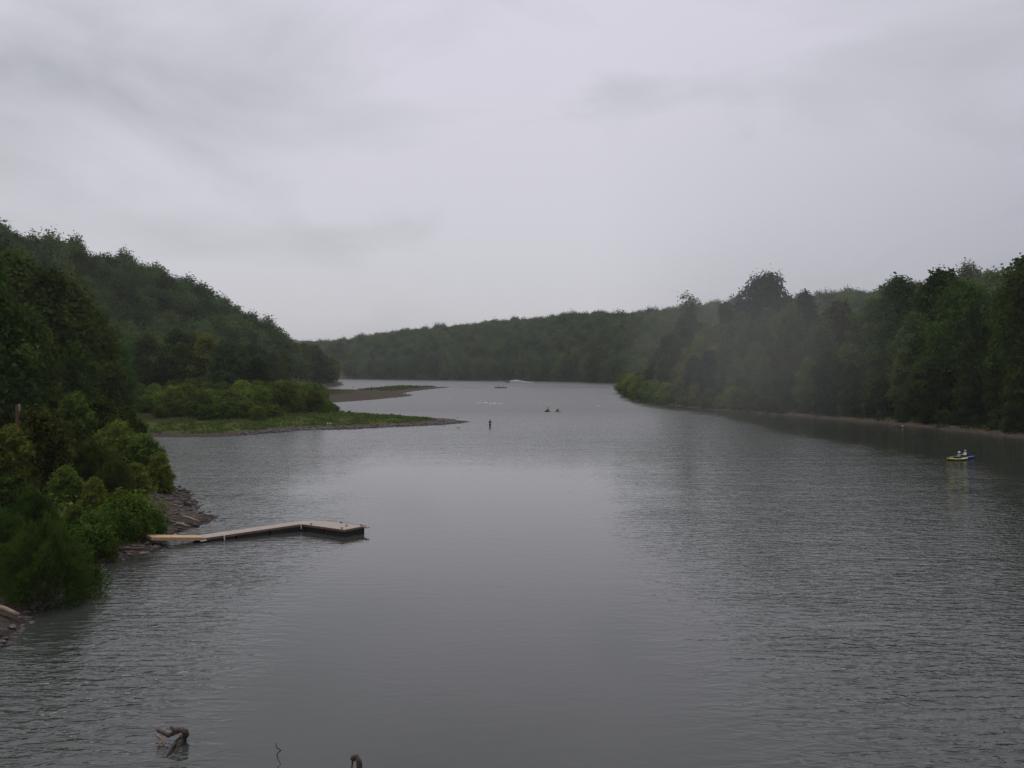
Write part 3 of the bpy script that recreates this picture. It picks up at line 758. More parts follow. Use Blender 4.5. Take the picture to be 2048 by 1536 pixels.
# riprap on the near bank: stones one can tell apart
for n in range(70):
    t = rng.random()
    px = float(np.interp(t, [0, .35, .5, .65, 1], [205, 300, 345, 395, 375])); py = float(np.interp(t, [0, .35, .5, .65, 1], [1128, 1098, 1062, 1035, 985]))
    off = rng.uniform(-3, 28)*(1 if t > .45 else .6)
    rock(px - off*.7, py - off*.55, rng.uniform(7, 22), 'brown angular stone in the riprap round the rocky point and dock', 'riprap stones of the near bank', RK, max(0.0, off*.018), 'riprap_stone')
for n in range(14):
    px = rng.uniform(-20, 60); py = 1300 - (px/60)*75 - rng.uniform(0, 45)
    rock(px, py, rng.uniform(10, 26), 'reddish stone on the near shore under the overhanging feathery bush', 'stones under the feathery bush', RW, .15, 'shore_stone')

def cobbles(name, n, sampler, smin, smax, mat, label):
    mb = MB(); base = []
    for s in range(5):
        me = rock_mesh(400+s, mat)
        base.append((np.array([v.co for v in me.vertices]), np.array([p.vertices for p in me.polygons])))
    g = np.random.default_rng(77)
    Q = sampler(g, n)
    z = height(Q)
    for q, zz in zip(Q, z):
        V, Fc = base[int(g.integers(5))]
        a = g.uniform(0, 6.28); s = g.uniform(smin, smax)*g.uniform(.6, 1)
        c, sn = math.cos(a), math.sin(a)
        W = V*s; W = np.column_stack([W[:, 0]*c-W[:, 1]*sn, W[:, 0]*sn+W[:, 1]*c, W[:, 2]*.8])
        mb.add(W + np.array([q[0], q[1], max(zz, -.05)+s*.1]), Fc)
    return tag(link(name, mb.mesh(name, [mat])), label, 'gravel', kind='stuff')
def edge_sampler(x0, x1, y0, y1, lo, hi):
    def f(g, n):
        out = []
        while sum(len(o) for o in out) < n:
            Q = np.stack([g.uniform(x0, x1, 6000), g.uniform(y0, y1, 6000)], 1)
            d = shore(Q)[0]
            out.append(Q[(d > lo) & (d < hi) & (sdist(Q, LEFT) > -3)])
        return np.concatenate(out)[:n]
    return f
cobbles('spit_gravel', 2300, edge_sampler(-46, -8, 160, 232, -.6, 4.6), .18, .6, ROCK, 'brownish purple cobbles along the edge of the green spit')
cobbles('bank_gravel', 900, edge_sampler(-30, -19, 36, 96, -.4, 3.2), .1, .3, ROCK, 'dark broken stone along the near bank')
cobbles('bar_gravel', 700, edge_sampler(-92, -36, 315, 606, -.6, 2.5), .2, .5, ROCK_WET, 'dark wet cobbles along the gravel bar')

def groundcover(name, sampler, n, size, mat, label, hgt):
    g = np.random.default_rng(88)
    Q = sampler(g, n); Q = Q[(lump(Q, 6, 31) + g.normal(size=len(Q))*.4) > -.25]; z = height(Q)
    mb = MB()
    k = np.repeat(np.arange(len(Q)), 7)
    pos = np.column_stack([Q, z])[k] + g.normal(size=(len(k), 3))*np.array([size*1.3, size*1.3, 0])
    pos[:, 2] += g.uniform(0, 1, len(k))*hgt*np.repeat(g.uniform(.3, 1, len(Q)), 7)
    nr = g.normal(size=(len(k), 3))*.7 + np.array([0, 0, .7]); nr /= np.linalg.norm(nr, axis=1)[:, None]
    t = np.cross(nr, g.normal(size=(len(k), 3))); t /= np.linalg.norm(t, axis=1)[:, None]; b = np.cross(nr, t)
    s = size*g.uniform(.5, 1.2, len(k))[:, None]
    V = np.stack([pos-t*s*.7, pos+b*s*.4, pos+t*s*.7, pos-b*s*.4], 1).reshape(-1, 3)
    tint = np.repeat(np.clip(np.repeat(g.random(len(Q)), 7)*.7 + g.random(len(k))*.3, 0, 1), 4)
    mb.add(V, np.arange(len(V)).reshape(-1, 4), 0, tint)
    return tag(link(name, mb.mesh(name, [mat])), label, 'ground cover', kind='stuff')
groundcover('spit_grass', edge_sampler(-64, -12, 160, 250, 5.0, 40), 5200, .30, L_GRASS, 'green weeds and grass over the top of the spit', .6)
groundcover('bank_undergrowth', edge_sampler(-75, -22, 44, 160, 3.0, 40), 9000, .3, L_NEAR, 'shaded leafy undergrowth beneath the near bushes', 1.2)
def right_sampler(g, n):
    out = []
    while sum(len(o) for o in out) < n:
        Q = np.stack([g.uniform(38, 92, 6000), g.uniform(120, 460, 6000)], 1)
        d = sdist(Q, RIGHT)
        out.append(Q[(d > np.where(Q[:, 1] > 235, .3, 2.6) + 1.2*lump(Q, 9, 2)) & (d < 12)])
    return np.concatenate(out)[:n]
groundcover('bank_weeds', right_sampler, 6500, .36, L_NEAR, 'dull green weeds hanging over the right bank beach', .8)
groundcover('bar_grass', edge_sampler(-74, -44, 470, 600, 8, 40), 900, .5, L_GRASS, 'patch of green weeds on the far end of the gravel bar', .9)

# ------------------------------------------------------------------ driftwood
def wood(name, label, cat, build, mat, group=None):
    mb = MB(); build(mb)
    return tag(link(name, mb.mesh(name, mat if isinstance(mat, list) else [mat], True)), label, cat, group)
def snag(mb):
    a = lambda px, py, z: at(px, py, z)
    mb.tube([at(318, 1532, -.10), at(328, 1518, -.02), at(340, 1501, .0), at(352, 1489, .04), at(361, 1482, .10)], [.05, .07, .085, .10, .11], 10, 1, True, .07)
    mb.tube([at(358, 1488, -.15), at(364, 1480, .06), at(368, 1473, .2), at(367, 1467, .33), at(356, 1463, .40), at(343, 1466, .36)], [.08, .09, .10, .10, .085, .06], 10, 0, True, .06)
    mb.tube([at(356, 1463, .38), at(343, 1470, .30), at(333, 1475, .22), at(322, 1469, .24), at(312, 1464, .28)], [.10, .075, .07, .055, .06], 9, 0, True, .05)
    mb.tube([at(347, 1466, .32), at(341, 1461, .38), at(339, 1456, .44)], [.06, .05, .055], 8, 0, True, .06)
    mb.tube([at(362, 1478, .12), at(352, 1497, .0), at(350, 1512, -.2)], [.11, .07, .05], 8)
snag_o = wood('driftwood_snag', 'dark curved driftwood snag with two stubs rising from the water', 'driftwood', snag, [WOOD_DRIFT, WOOD_WET])
wood('driftwood_branch', 'pale forked branch sticking out beside the dark driftwood snag', 'driftwood', lambda mb: (mb.tube([at(309, 1473, .26), at(316, 1480, .16), at(322, 1488, .08), at(325, 1504, -.12)], [.035, .05, .035, .025], 7, 0, True, .08), mb.tube([at(320, 1486, .1), at(314, 1494, .04), at(308, 1500, -.08)], [.03, .022, .016], 6)), WOOD_PALE)
wood('crooked_twig', 'thin crooked twig poking up from open water between two snags', 'twig', lambda mb: mb.tube([at(549, 1489, .42), at(550, 1499, .30), at(559, 1505, .2), at(552, 1512, .06), at(550, 1520, -.15)], [.010, .014, .014, .014, .014], 6), WOOD_WET)
wood('driftwood_stump', 'hooked stump with a knob end rising at the bottom edge of the water', 'driftwood', lambda mb: (mb.tube([at(716, 1560, -.3), at(718, 1545, .1), at(716, 1528, .32), at(711, 1518, .43), at(705, 1520, .40), at(702, 1526, .33)], [.09, .085, .08, .075, .085, .06], 10, 0, True, .06), mb.tube([at(703, 1528, .3), at(702, 1538, .1), at(701, 1550, -.2)], [.03, .022, .02], 6)), WOOD_DRIFT)
def trunk_post(mb):
    x, d = atd(35, 92), 92.0
    z0 = gz(x, d); zt = topz(808, d)
    mb.tube([(x-.12, d, z0-.2), (x-.08, d, z0+2), (x-.05, d, zt-.7), (x-.06, d, zt-.05)], [.24, .2, .17, .12], 9, 0, True, .06)
    mb.tube([(x+.16, d-.05, zt-1.0), (x+.2, d-.05, zt-.5), (x+.17, d-.05, zt)], [.05, .11, .09], 7, 1, True, .08)
wood('broken_trunk', 'broken rust-brown trunk with pale split wood standing behind the bushes', 'dead tree', trunk_post, [simple_mat('bark_rust', (.13, .065, .045), (.08, .045, .035), 3, .9, .03), WOOD_PALE])
def logm(p, q, r):
    def f(mb):
        a, b = np.array(p), np.array(q)
        mb.tube([a, a*.66+b*.34+np.array([0, 0, .04]), a*.3+b*.7, b], [r, r*.92, r*.8, r*.55], 8, 0, True, .07)
    return f
wood('driftwood_log', 'tan log lying on the shore under the overhanging bush', 'log', logm(at(-8, 1217, .5), at(34, 1231, .35), .13), WOOD_PALE)
wood('driftwood_log', 'bleached log lying along the stones of the rocky point', 'log', logm(at(352, 1048, .5), at(378, 1054, .4), .13), WOOD_PALE)
wood('driftwood_log', 'second bleached log higher on the rocky point', 'log', logm(at(366, 1034, .6), at(398, 1044, .4), .10), WOOD_PALE)
wood('driftwood_log', 'grey log on the stones beside the water below the ramp', 'log', logm(at(276, 1110, .3), at(296, 1106, .3), .09), WOOD_PALE)
wood('driftwood_log', 'long dark log half sunk in mud above the riprap', 'log', logm(at(236, 1100, .6), at(290, 1098, .5), .12), WOOD_DRIFT)

# ------------------------------------------------------------------ dock
dock = empty('floating_dock', (0, 0, 0))
tag(dock, 'L-shaped floating dock with plank decks and a new tan ramp on the bank', 'dock')
def frame_of(a, b):
    a, b = np.array(a, float), np.array(b, float)
    u = b - a; L = np.linalg.norm(u); u /= L
    v = np.cross([0, 0, 1], u); v /= np.linalg.norm(v); w = np.cross(u, v)
    M = np.eye(4); M[:3, 0], M[:3, 1], M[:3, 2], M[:3, 3] = u, v, w, a
    return M, L
def deck(name, a, b, width, mat, across=.14, th=.04, side=None):
    M, L = frame_of(a, b)
    mb = MB(); n = int(L/across)
    for i in range(n):
        mb.box((i*L/n + .006, -.01*rng.random(), -th), ((i+1)*L/n - .006, width + .01*rng.random(), rng.uniform(-.002, .002)), 0, M)
    o = link(name, mb.mesh(name, [mat]), dock)
    return M, L, o
A = np.array([-19.7, 62.3, .24]); B = np.array([-14.25, 66.75, .47])
M1, L1, dk1 = deck('walkway_deck', A, B, 1.35, WOOD_GREY)
def under(name, M, L, width, top, depth, n, parent=dock):
    for i in range(n):
        mb = MB(); mb.box((i*L/n+.05, .05, top-depth), ((i+1)*L/n-.05, width-.05, top), 0, M)
        bmx = mb.mesh(name, [FLOAT])
        o = link(name, bmx, parent)
        bv = o.modifiers.new('edge', 'BEVEL'); bv.width = .03; bv.segments = 2
under('float_tank', M1, L1, 1.35, -.11, .55, 3)
mb = MB()
for y0 in (-.045, 1.355): mb.box((0, y0, -.13), (L1, y0+.04, .012), 0, M1)
link('rim_joist', mb.mesh('rim_joist', [simple_mat('wood_rim', (.13, .085, .065), (.19, .13, .10), 3, .8)]), dock)
PA, PB = np.array([-14.05, 66.55, .47]), np.array([-11.0, 64.35, .47])
M2, L2, dk2 = deck('platform_deck', PA, PB, 2.0, WOOD_GREY)
under('float_tank', M2, L2, 2.0, -.11, .55, 2)
mb = MB()
for y0 in (-.045, 2.005): mb.box((-.05, y0, -.13), (L2+.05, y0+.04, .012), 0, M2)
mb.box((L2+.01, 0, -.13), (L2+.05, 2.0, .010), 0, M2)
link('rim_joist', mb.mesh('rim_joist', [bpy.data.materials['wood_rim']]), dock)
mb = MB(); mb.box((L2+.05, 1.72, -.09), (L2+.42, 1.95, -.02), 0, M2); link('step_board', mb.mesh('step_board', [WOOD_GREY]), dock)
# ramp
RA = np.array([-22.15, 60.55, .62])
M3, L3, dk3 = deck('ramp_deck', RA, A + np.array([.15, .12, .05]), 1.15, WOOD_NEW)
mb = MB()
for y0 in (-.05, 1.155): mb.box((-.02, y0, -.17), (L3, y0+.045, .014), 0, M3)
mb.box((-.06, -.05, -.17), (-.02, 1.2, .012), 0, M3)
link('ramp_joist', mb.mesh('ramp_joist', [WOOD_NEW]), dock)
for M, x, y, z, sx, sz in ((M1, 1.45, -.075, -.28, .07, .30), (M1, L1-.16, -.075, -.30, .07, .29), (M1, -.1, -.085, -.16, .40, .07)):
    mb = MB(); mb.box((x, y-.03, z), (x+sx, y+.02, z+sz), 0, M); o = link('bumper', mb.mesh('bumper', [WHITE]), dock)
    bv = o.modifiers.new('edge', 'BEVEL'); bv.width = .012; bv.segments = 2
for x, y in ((.45, .18), (L2-.35, .15), (L2-.2, 1.8), (1.6, 1.85), (L2-.9, 1.1)):
    mb = MB()
    mb.tube([(-.13, 0, .09), (-.05, 0, .075), (.05, 0, .075), (.13, 0, .09)], [.018, .022, .022, .018], 6); mb.tube([(-.04, 0, 0), (-.04, 0, .075)], .02, 6); mb.tube([(.04, 0, 0), (.04, 0, .075)], .02, 6)
    o = link('cleat', mb.mesh('cleat', [P_BLACK], True), dock); Mx = Matrix(M2.tolist()); o.matrix_local = Mx @ Matrix.Translation((x, y, .003))
mb = MB()
c = [(M1 @ np.array([L1-.02, -.03, .004, 1]))[:3], (M2 @ np.array([.02, -.03, .004, 1]))[:3], (M2 @ np.array([.02, 2.0, .004, 1]))[:3], (M1 @ np.array([L1-.02, 1.36, .004, 1]))[:3]]
c2 = [q - np.array([0, 0, .045]) for q in c]
mb.add(c + c2, np.array([[0, 1, 2, 3], [7, 6, 5, 4], [0, 4, 5, 1], [1, 5, 6, 2], [2, 6, 7, 3], [3, 7, 4, 0]]))
link('corner_plate', mb.mesh('corner_plate', [WOOD_GREY]), dock)
mb = MB()
ctr = sum(c)/4
c3 = [ctr + (q-ctr)*np.array([1.12, 1.02, 1]) - np.array([0, 0, .09]) for q in c]; c4 = [q - np.array([0, 0, .55]) for q in c3]
mb.add(c3 + c4, np.array([[0, 1, 2, 3], [7, 6, 5, 4], [0, 4, 5, 1], [1, 5, 6, 2], [2, 6, 7, 3], [3, 7, 4, 0]]))
link('float_tank', mb.mesh('float_tank', [FLOAT]), dock)

# ------------------------------------------------------------------ people
def skin_mesh(name, joints, bones, mat, sub=1):
    """joints: {name: (x, y, z, r)}; one continuous surface grown round the bones, root first"""
    names = list(joints)
    me = bpy.data.meshes.new(name)
    me.from_pydata([joints[n][:3] for n in names], [(names.index(a), names.index(b)) for a, b in bones], [])
    o = bpy.data.objects.new(name, me); COL.objects.link(o)
    sk = o.modifiers.new('skin', 'SKIN'); sk.use_smooth_shade = True
    for n, sv in zip(names, me.skin_vertices[0].data):
        r = joints[n][3]; sv.radius = (r, r) if not isinstance(r, tuple) else r
    me.skin_vertices[0].data[0].use_root = True
    if sub: ss = o.modifiers.new('sub', 'SUBSURF'); ss.levels = sub; ss.render_levels = sub
    dg = bpy.context.evaluated_depsgraph_get()
    out = bpy.data.meshes.new_from_object(o.evaluated_get(dg)); out.name = name
    bpy.data.objects.remove(o); bpy.data.meshes.remove(me)
    out.materials.clear(); out.materials.append(mat)
    return out

def person_meshes(pose):
    if pose == 'stand':
        hip, ch, nk, hd = (0, 0, .95), (0, 0, 1.32), (0, -.01, 1.5), (0, -.02, 1.66)
        legs = {s: ((s*.1, 0, .9), (s*.11, -.03, .5), (s*.12, .02, .08), (s*.13, -.13, .03)) for s in (-1, 1)}
        arms = {-1: ((-.2, 0, 1.42), (-.27, -.02, 1.15), (-.16, -.24, 1.10)), 1: ((.2, 0, 1.42), (.34, -.1, 1.25), (.52, -.28, 1.34))}
    else:
        hip, ch, nk, hd = (0, 0, .12), (0, .05, .48), (0, .04, .66), (0, .03, .82)
        legs = {s: ((s*.1, -.05, .12), (s*.15, -.48, .28), (s*.12, -.88, .1), (s*.12, -.97, .2)) for s in (-1, 1)}
        arms = {s: ((s*.2, .04, .58), (s*.29, -.08, .34), (s*.2, -.34, .36)) for s in (-1, 1)}
    J = {'hip': (*hip, .13), 'waist': ((hip[0]+ch[0])/2, (hip[1]+ch[1])/2, (hip[2]+ch[2])/2, .12), 'chest': (*ch, .155), 'neck': (*nk, .055), 'jaw': (hd[0], hd[1]-.02, hd[2]-.06, .07), 'head': (*hd, .098), 'top': (hd[0], hd[1]+.01, hd[2]+.085, .07),
         'nose': (hd[0], hd[1]-.112, hd[2]-.03, .014)}
    Bn = [('hip', 'waist'), ('waist', 'chest'), ('chest', 'neck'), ('neck', 'jaw'), ('jaw', 'head'), ('head', 'top'), ('head', 'nose')]
    SJ = {k: (*J[k][:3], J[k][3]*1.08) for k in ('hip', 'waist', 'chest')}; SB = [('hip', 'waist'), ('waist', 'chest')]
    SJ['collar'] = (nk[0], nk[1], nk[2]-.05, .075); SB.append(('chest', 'collar'))
    TJ = {'hip': (*hip, .145)}; TB = []
    for s in (-1, 1):
        n = 'L' if s < 0 else 'R'
        a = arms[s]; l = legs[s]
        J['sh'+n] = (*a[0], .062); J['el'+n] = (*a[1], .044); J['wr'+n] = (*a[2], .028)
        Bn += [('chest', 'sh'+n), ('sh'+n, 'el'+n), ('el'+n, 'wr'+n)]
        d = np.array(a[2]) - np.array(a[1]); d /= np.linalg.norm(d)
        side = np.cross(d, [0, 0, 1]); side /= np.linalg.norm(side); dn = np.cross(side, d)
        pm = np.array(a[2]) + d*.075; J['pa'+n] = (*pm, .030); Bn.append(('wr'+n, 'pa'+n))
        for q, (off, ln) in enumerate(((-.03, .062), (-.010, .075), (.010, .07), (.03, .055))):
            r = pm + d*.02 + side*off; t1 = r + d*ln*.55; t2 = t1 + d*ln*.35 + dn*(-.028)
            J[f'f{q}a{n}'] = (*t1, .0085); J[f'f{q}b{n}'] = (*t2, .0075)
            Bn += [('pa'+n, f'f{q}a{n}'), (f'f{q}a{n}', f'f{q}b{n}')]
        th = np.array(a[2]) + d*.05 - side*s*.045; J['th'+n] = (*th, .010); J['tt'+n] = (*(th + d*.04 - side*s*.01), .008)
        Bn += [('pa'+n, 'th'+n), ('th'+n, 'tt'+n)]
        J['hj'+n] = (*l[0], .09); J['kn'+n] = (*l[1], .062); J['an'+n] = (*l[2], .042); J['to'+n] = (*l[3], .035)
        Bn += [('hip', 'hj'+n), ('hj'+n, 'kn'+n), ('kn'+n, 'an'+n), ('an'+n, 'to'+n)]
        SJ['sh'+n] = (*a[0], .078); SJ['el'+n] = (*a[1], .06); SB += [('chest', 'sh'+n), ('sh'+n, 'el'+n)]
        SJ['cf'+n] = (*(np.array(a[1])*.35 + np.array(a[2])*.65), .044); SB.append(('el'+n, 'cf'+n))
        TJ['hj'+n] = (*l[0], .108); TJ['kn'+n] = (*l[1], .08); TJ['an'+n] = (*l[2], .062)
        TB += [('hip', 'hj'+n), ('hj'+n, 'kn'+n), ('kn'+n, 'an'+n)]
    body = skin_mesh('body', J, Bn, SKIN); shirt = skin_mesh('shirt', SJ, SB, C_DARK); trs = skin_mesh('trousers', TJ, TB, C_DARK)
    hat = MB(); k = 14
    prof = [(.19, .035), (.125, .05), (.118, .11), (.085, .155), (.0, .17)]
    V = [(hd[0]+r*math.cos(2*math.pi*i/k), hd[1]+r*math.sin(2*math.pi*i/k)*1.08, hd[2]+z) for r, z in prof for i in range(k)]
    Fq = [[j*k+i, j*k+(i+1) % k, (j+1)*k+(i+1) % k, (j+1)*k+i] for j in range(len(prof)-1) for i in range(k)]
    hat.add(V, np.array(Fq))
    return {'body': body, 'shirt': shirt, 'trousers': trs, 'hat': hat.mesh('hat', [C_DARK], True)}
PM = {p: person_meshes(p) for p in ('stand', 'seat')}
def person(pose, loc, rz, label, group, shirt=C_DARK, trousers=C_DARK, hat=C_DARK, s=1.0):
    t = empty('person', loc, rz, s); tag(t, label, 'person', group)
    for part, mat in (('body', SKIN), ('shirt', shirt), ('trousers', trousers), ('hat', hat)):
        if mat is None: continue
        o = link(part, PM[pose][part], t)
        o.material_slots[0].link = 'OBJECT'; o.material_slots[0].material = mat
    return t

p = at(980, 853.5); person('stand', (p[0], p[1], -.42), R(15), 'angler in dark clothes wading off the spit with one arm held out', 'people wading', C_NAVY, C_DARK, C_DARK)
p = at(743, 777); person('stand', (p[0], p[1], -.15), R(100), 'dark-clothed wader standing in the inlet by the gravel bar grass', 'people wading', C_DARK, C_DARK, C_DARK, 1.1)
p = at(705, 776.5); person('stand', (p[0], p[1], -.75), R(-60), 'dark-clothed wader waist deep in the inlet near the wooded point', 'people wading', C_DARK, C_DARK, C_DARK, 1.0)

# ------------------------------------------------------------------ boats
def loft(sections, mat=0, mb=None, close_top=False):
    """sections: list of (x, [(y, z) ...]) along the length"""
    mb = mb or MB(); k = len(sections[0][1])
    V = [(x, y, z) for x, pr in sections for y, z in pr]
    Fq = [[i*k+j, i*k+j+1, (i+1)*k+j+1, (i+1)*k+j] for i in range(len(sections)-1) for j in range(k-1)]
    mb.add(V, np.array(Fq), mat)
    for i in (0, len(sections)-1):
        c = i*k; mb.add([V[c+j] for j in range(k)], [np.array([[0, j, j+1] for j in range(1, k-1)])], mat)
    return mb
def kayak(name, mat, L=3.0, W=.74):
    secs = []
    for t in np.linspace(0, 1, 15):
        u = 2*t-1; w = W*.5*max(.02, (1-abs(u)**2.4))**.75; h = .26 + .13*abs(u)**2.6; kz = -.09 + .22*abs(u)**4
        secs.append((u*L*.5, [(0, h+.03*(1-abs(u))), (w*.7, h+.02*(1-abs(u))), (w, h*.72), (w*.82, .02 + kz*.3), (0, kz), (-w*.82, .02+kz*.3), (-w, h*.72), (-w*.7, h+.02*(1-abs(u))), (0, h+.03*(1-abs(u)))]))
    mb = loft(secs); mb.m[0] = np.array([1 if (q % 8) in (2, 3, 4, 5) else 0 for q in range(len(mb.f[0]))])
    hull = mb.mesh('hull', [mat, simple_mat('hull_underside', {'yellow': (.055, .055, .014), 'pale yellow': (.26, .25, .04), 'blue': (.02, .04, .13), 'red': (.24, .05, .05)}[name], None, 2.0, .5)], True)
    ck = MB(); k = 20
    ring = [(.08 + .46*math.cos(a), .25*math.sin(a)) for a in np.linspace(0, 2*math.pi, k, endpoint=False)]
    V = [(x*s, y*s, z) for s, z in ((1.08, .285), (1.05, .335), (.96, .335), (.93, .20)) for x, y in ring] + [(.08, 0, .2)]
    Fq = [[j*k+i, j*k+(i+1) % k, (j+1)*k+(i+1) % k, (j+1)*k+i] for j in range(3) for i in range(k)]
    ck.add(V, [np.array(Fq), np.array([[3*k+i, 3*k+(i+1) % k, 4*k] for i in range(k)])])
    coam = ck.mesh('cockpit_rim', [P_BLACK], True)
    st = MB(); st.box((.36, -.2, .21), (.42, .2, .52)); seat = st.mesh('seat_back', [P_BLACK])
    return hull, coam, seat
KY = {n: kayak(n, m) for n, m in (('yellow', P_YEL), ('pale yellow', P_YEL), ('blue', P_BLUE), ('red', P_RED))}
def put_kayak(color, x, y, rz, label, s=1.0):
    t = empty('kayak', (x, y, 0), rz, s); tag(t, label, 'kayak', 'kayaks on the river')
    for nm, me in zip(('hull', 'cockpit_rim', 'seat_back'), KY[color]): link(nm, me, t)
    return t
def paddler(k, label, shirt, hat):
    m = Matrix.Translation(k.location) @ Matrix.Rotation(k.rotation_euler.z, 4, 'Z')
    c = m @ Vector((.2, 0, .16))
    return person('seat', tuple(c), k.rotation_euler.z - math.pi/2, label, 'people in kayaks', shirt, C_DARK, hat, .95)
p = at(1916, 921); k1 = put_kayak('yellow', p[0], p[1], R(8), 'yellow kayak lying alongside a blue one below the dark wood', .9)
p = at(1931, 918.2); k2 = put_kayak('blue', p[0], p[1]+.4, R(6), 'blue kayak half hidden behind the yellow one', .95)
paddler(k1, 'paddler with a white hat sitting in the yellow kayak', C_GREY, C_WHITE)
paddler(k2, 'paddler in a white shirt and grey hat in the blue kayak', C_WHITE, C_GREY)
mb = MB(); mb.box((-.22, -.16, 0), (.22, .16, .2)); bag = mb.mesh('deck_bag', [cloth('tan', (.34, .28, .17))])
o = link('dry_bag', bag, None, (k1.location.x-.75, k1.location.y-.1, .27), (0, 0, R(8)), (.9, .9, .9)); bv = o.modifiers.new('edge', 'BEVEL'); bv.width = .07; bv.segments = 3
tag(o, 'tan bag strapped on the bow of the yellow kayak', 'bag')
p = at(1095, 823.5); k3 = put_kayak('red', p[0], p[1], R(50), 'red kayak in the riffle ahead of a yellow one', .8)
p = at(1115, 823.5); k4 = put_kayak('pale yellow', p[0], p[1], R(-48), 'small yellow kayak in the riffle following a red one', .75)
paddler(k3, 'paddler in a red top in the riffle', C_RED, C_DARK)
paddler(k4, 'paddler in dark olive in the riffle behind the red kayak', C_OLIVE, C_WHITE)

def skiff(name, L, W, mat, x, y, rz, label):
    t = empty(name, (x, y, 0), rz); tag(t, label, 'boat', 'powered boats')
    secs = []
    for q in np.linspace(0, 1, 11):
        w = W*.5*(1 - max(0, q-.55)**1.7*3.6) if q > .55 else W*.5; w = max(w, .06)
        h = .5 + .35*max(0, q-.5)**1.5; kz = -.15 + .35*max(0, q-.6)**1.4*2
        secs.append(((q-.5)*L, [(0, .12+kz*.5), (w*.8, .12+kz*.5), (w*.94, h), (w, h+.03), (w*1.02, h-.05), (w*.85, kz), (0, kz-.05), (-w*.85, kz), (-w*1.02, h-.05), (-w, h+.03), (-w*.94, h), (-w*.8, .12+kz*.5), (0, .12+kz*.5)]))
    link('hull', loft(secs).mesh('hull', [mat], True), t)
    for q in (-.3, -.02, .2):
        mb = MB(); mb.box((q*L-.16, -W*.44, .36), (q*L+.16, W*.44, .42)); link('bench', mb.mesh('bench', [WOOD_GREY]), t)
    mo = MB(); mo.box((-L*.5-.32, -.16, .55), (-L*.5+.02, .16, .98)); mo.tube([(-L*.5-.12, 0, .6), (-L*.5-.14, 0, -.35)], [.08, .05], 8); mo.box((-L*.5-.24, -.02, -.42), (-L*.5+.04, .02, -.3))
    o = link('outboard_motor', mo.mesh('outboard_motor', [P_BLACK]), t)
    return t
p = at(1001, 776.2); b1 = skiff('motor_boat', 6.6, 1.9, P_BOAT, p[0], p[1], R(182), 'maroon open boat with people crossing before the far shore')
for dx, sh, ps, lab in ((-1.6, C_RED, 'stand', 'helmsman in red standing at the stern of the maroon boat'), (-.5, C_WHITE, 'seat', 'passenger in white seated amidships in the maroon boat'), (.35, C_GREY, 'seat', 'passenger in grey seated forward in the maroon boat'), (1.5, C_NAVY, 'stand', 'dark-clothed passenger standing at the bow of the maroon boat')):
    person(ps, (p[0]-dx, p[1], .14 if ps == 'stand' else .42), R(-95), lab, 'people in the maroon boat', sh, C_DARK, C_DARK if ps == 'stand' else C_WHITE)
p = at(1017, 765); b2 = skiff('motor_boat', 5.4, 1.8, P_BLACK, p[0], p[1], R(176), 'dark speedboat throwing a long white spray near the far shore')
person('seat', (p[0]+.6, p[1], .42), R(-95), 'driver seated in the dark speedboat', 'people in the speedboat', C_DARK, C_DARK, C_DARK)
# spray and foam
def spray():
    mb = MB(); g = np.random.default_rng(9)
    n = 1500
    t = g.random(n)**1.3
    x = p[0] + 1.5 + t*19; hh = 2.4*np.sin(np.pi*np.minimum(1, t*1.2+.12))**.8*(1-t*.7)
    pos = np.stack([x, p[1] + g.normal(size=n)*(.8+t*1.0), g.random(n)*hh], 1)
    nr = g.normal(size=(n, 3)); nr /= np.linalg.norm(nr, axis=1)[:, None]
    tt = np.cross(nr, g.normal(size=(n, 3))); tt /= np.linalg.norm(tt, axis=1)[:, None]; b = np.cross(nr, tt)
    s = g.uniform(.2, .55, n)[:, None]
    V = np.stack([pos-tt*s, pos+b*s, pos+tt*s, pos-b*s], 1).reshape(-1, 3)
    mb.add(V, np.arange(n*4).reshape(-1, 4))
    return tag(link('spray', mb.mesh('spray', [FOAM])), 'white spray thrown up behind the speedboat', 'spray', kind='stuff')
spray()
def foam():
    mb = MB(); g = np.random.default_rng(10)
    for px0, px1, py, k in ((952, 974, 806, 26), (980, 992, 807, 20), (996, 1006, 806.5, 8), (1080, 1100, 808, 8), (890, 905, 798, 8), (1190, 1200, 812, 6), (940, 990, 800, 6), (745, 765, 820, 5)):
        for _ in range(k):
            c = at(g.uniform(px0, px1), py + g.normal()*.8)
            a = np.linspace(0, 2*np.pi, 7, endpoint=False); rr = g.uniform(.05, .14)*(1+g.normal(size=7)*.2)
            V = np.stack([c[0]+np.cos(a)*rr*1.8, c[1]+np.sin(a)*rr, np.full(7, .03)], 1)
            V = np.concatenate([V, [[c[0], c[1], .08]]])
            mb.add(V, [np.array([[i, (i+1) % 7, 7] for i in range(7)])])
    return tag(link('foam', mb.mesh('foam', [FOAM])), 'flecks of white water on the riffle', 'foam', kind='stuff')
foam()
# ------------------------------------------------------------------ air
def volume_box(name, lo, hi, dens, col):
    m, nt, out = newmat(name)
    v = N(nt, 'ShaderNodeVolumePrincipled'); v.inputs['Density'].default_value = dens; v.inputs['Color'].default_value = (*col, 1)
    nt.links.new(v.outputs[0], out.inputs['Volume'])
    mb = MB(); mb.box(lo, hi)
    return tag(link(name, mb.mesh(name, [m])), kind='stuff')
volume_box('haze', (-3250, -70, -3), (3250, 4550, 122), 0.00011, (0.92, 0.94, 0.97))

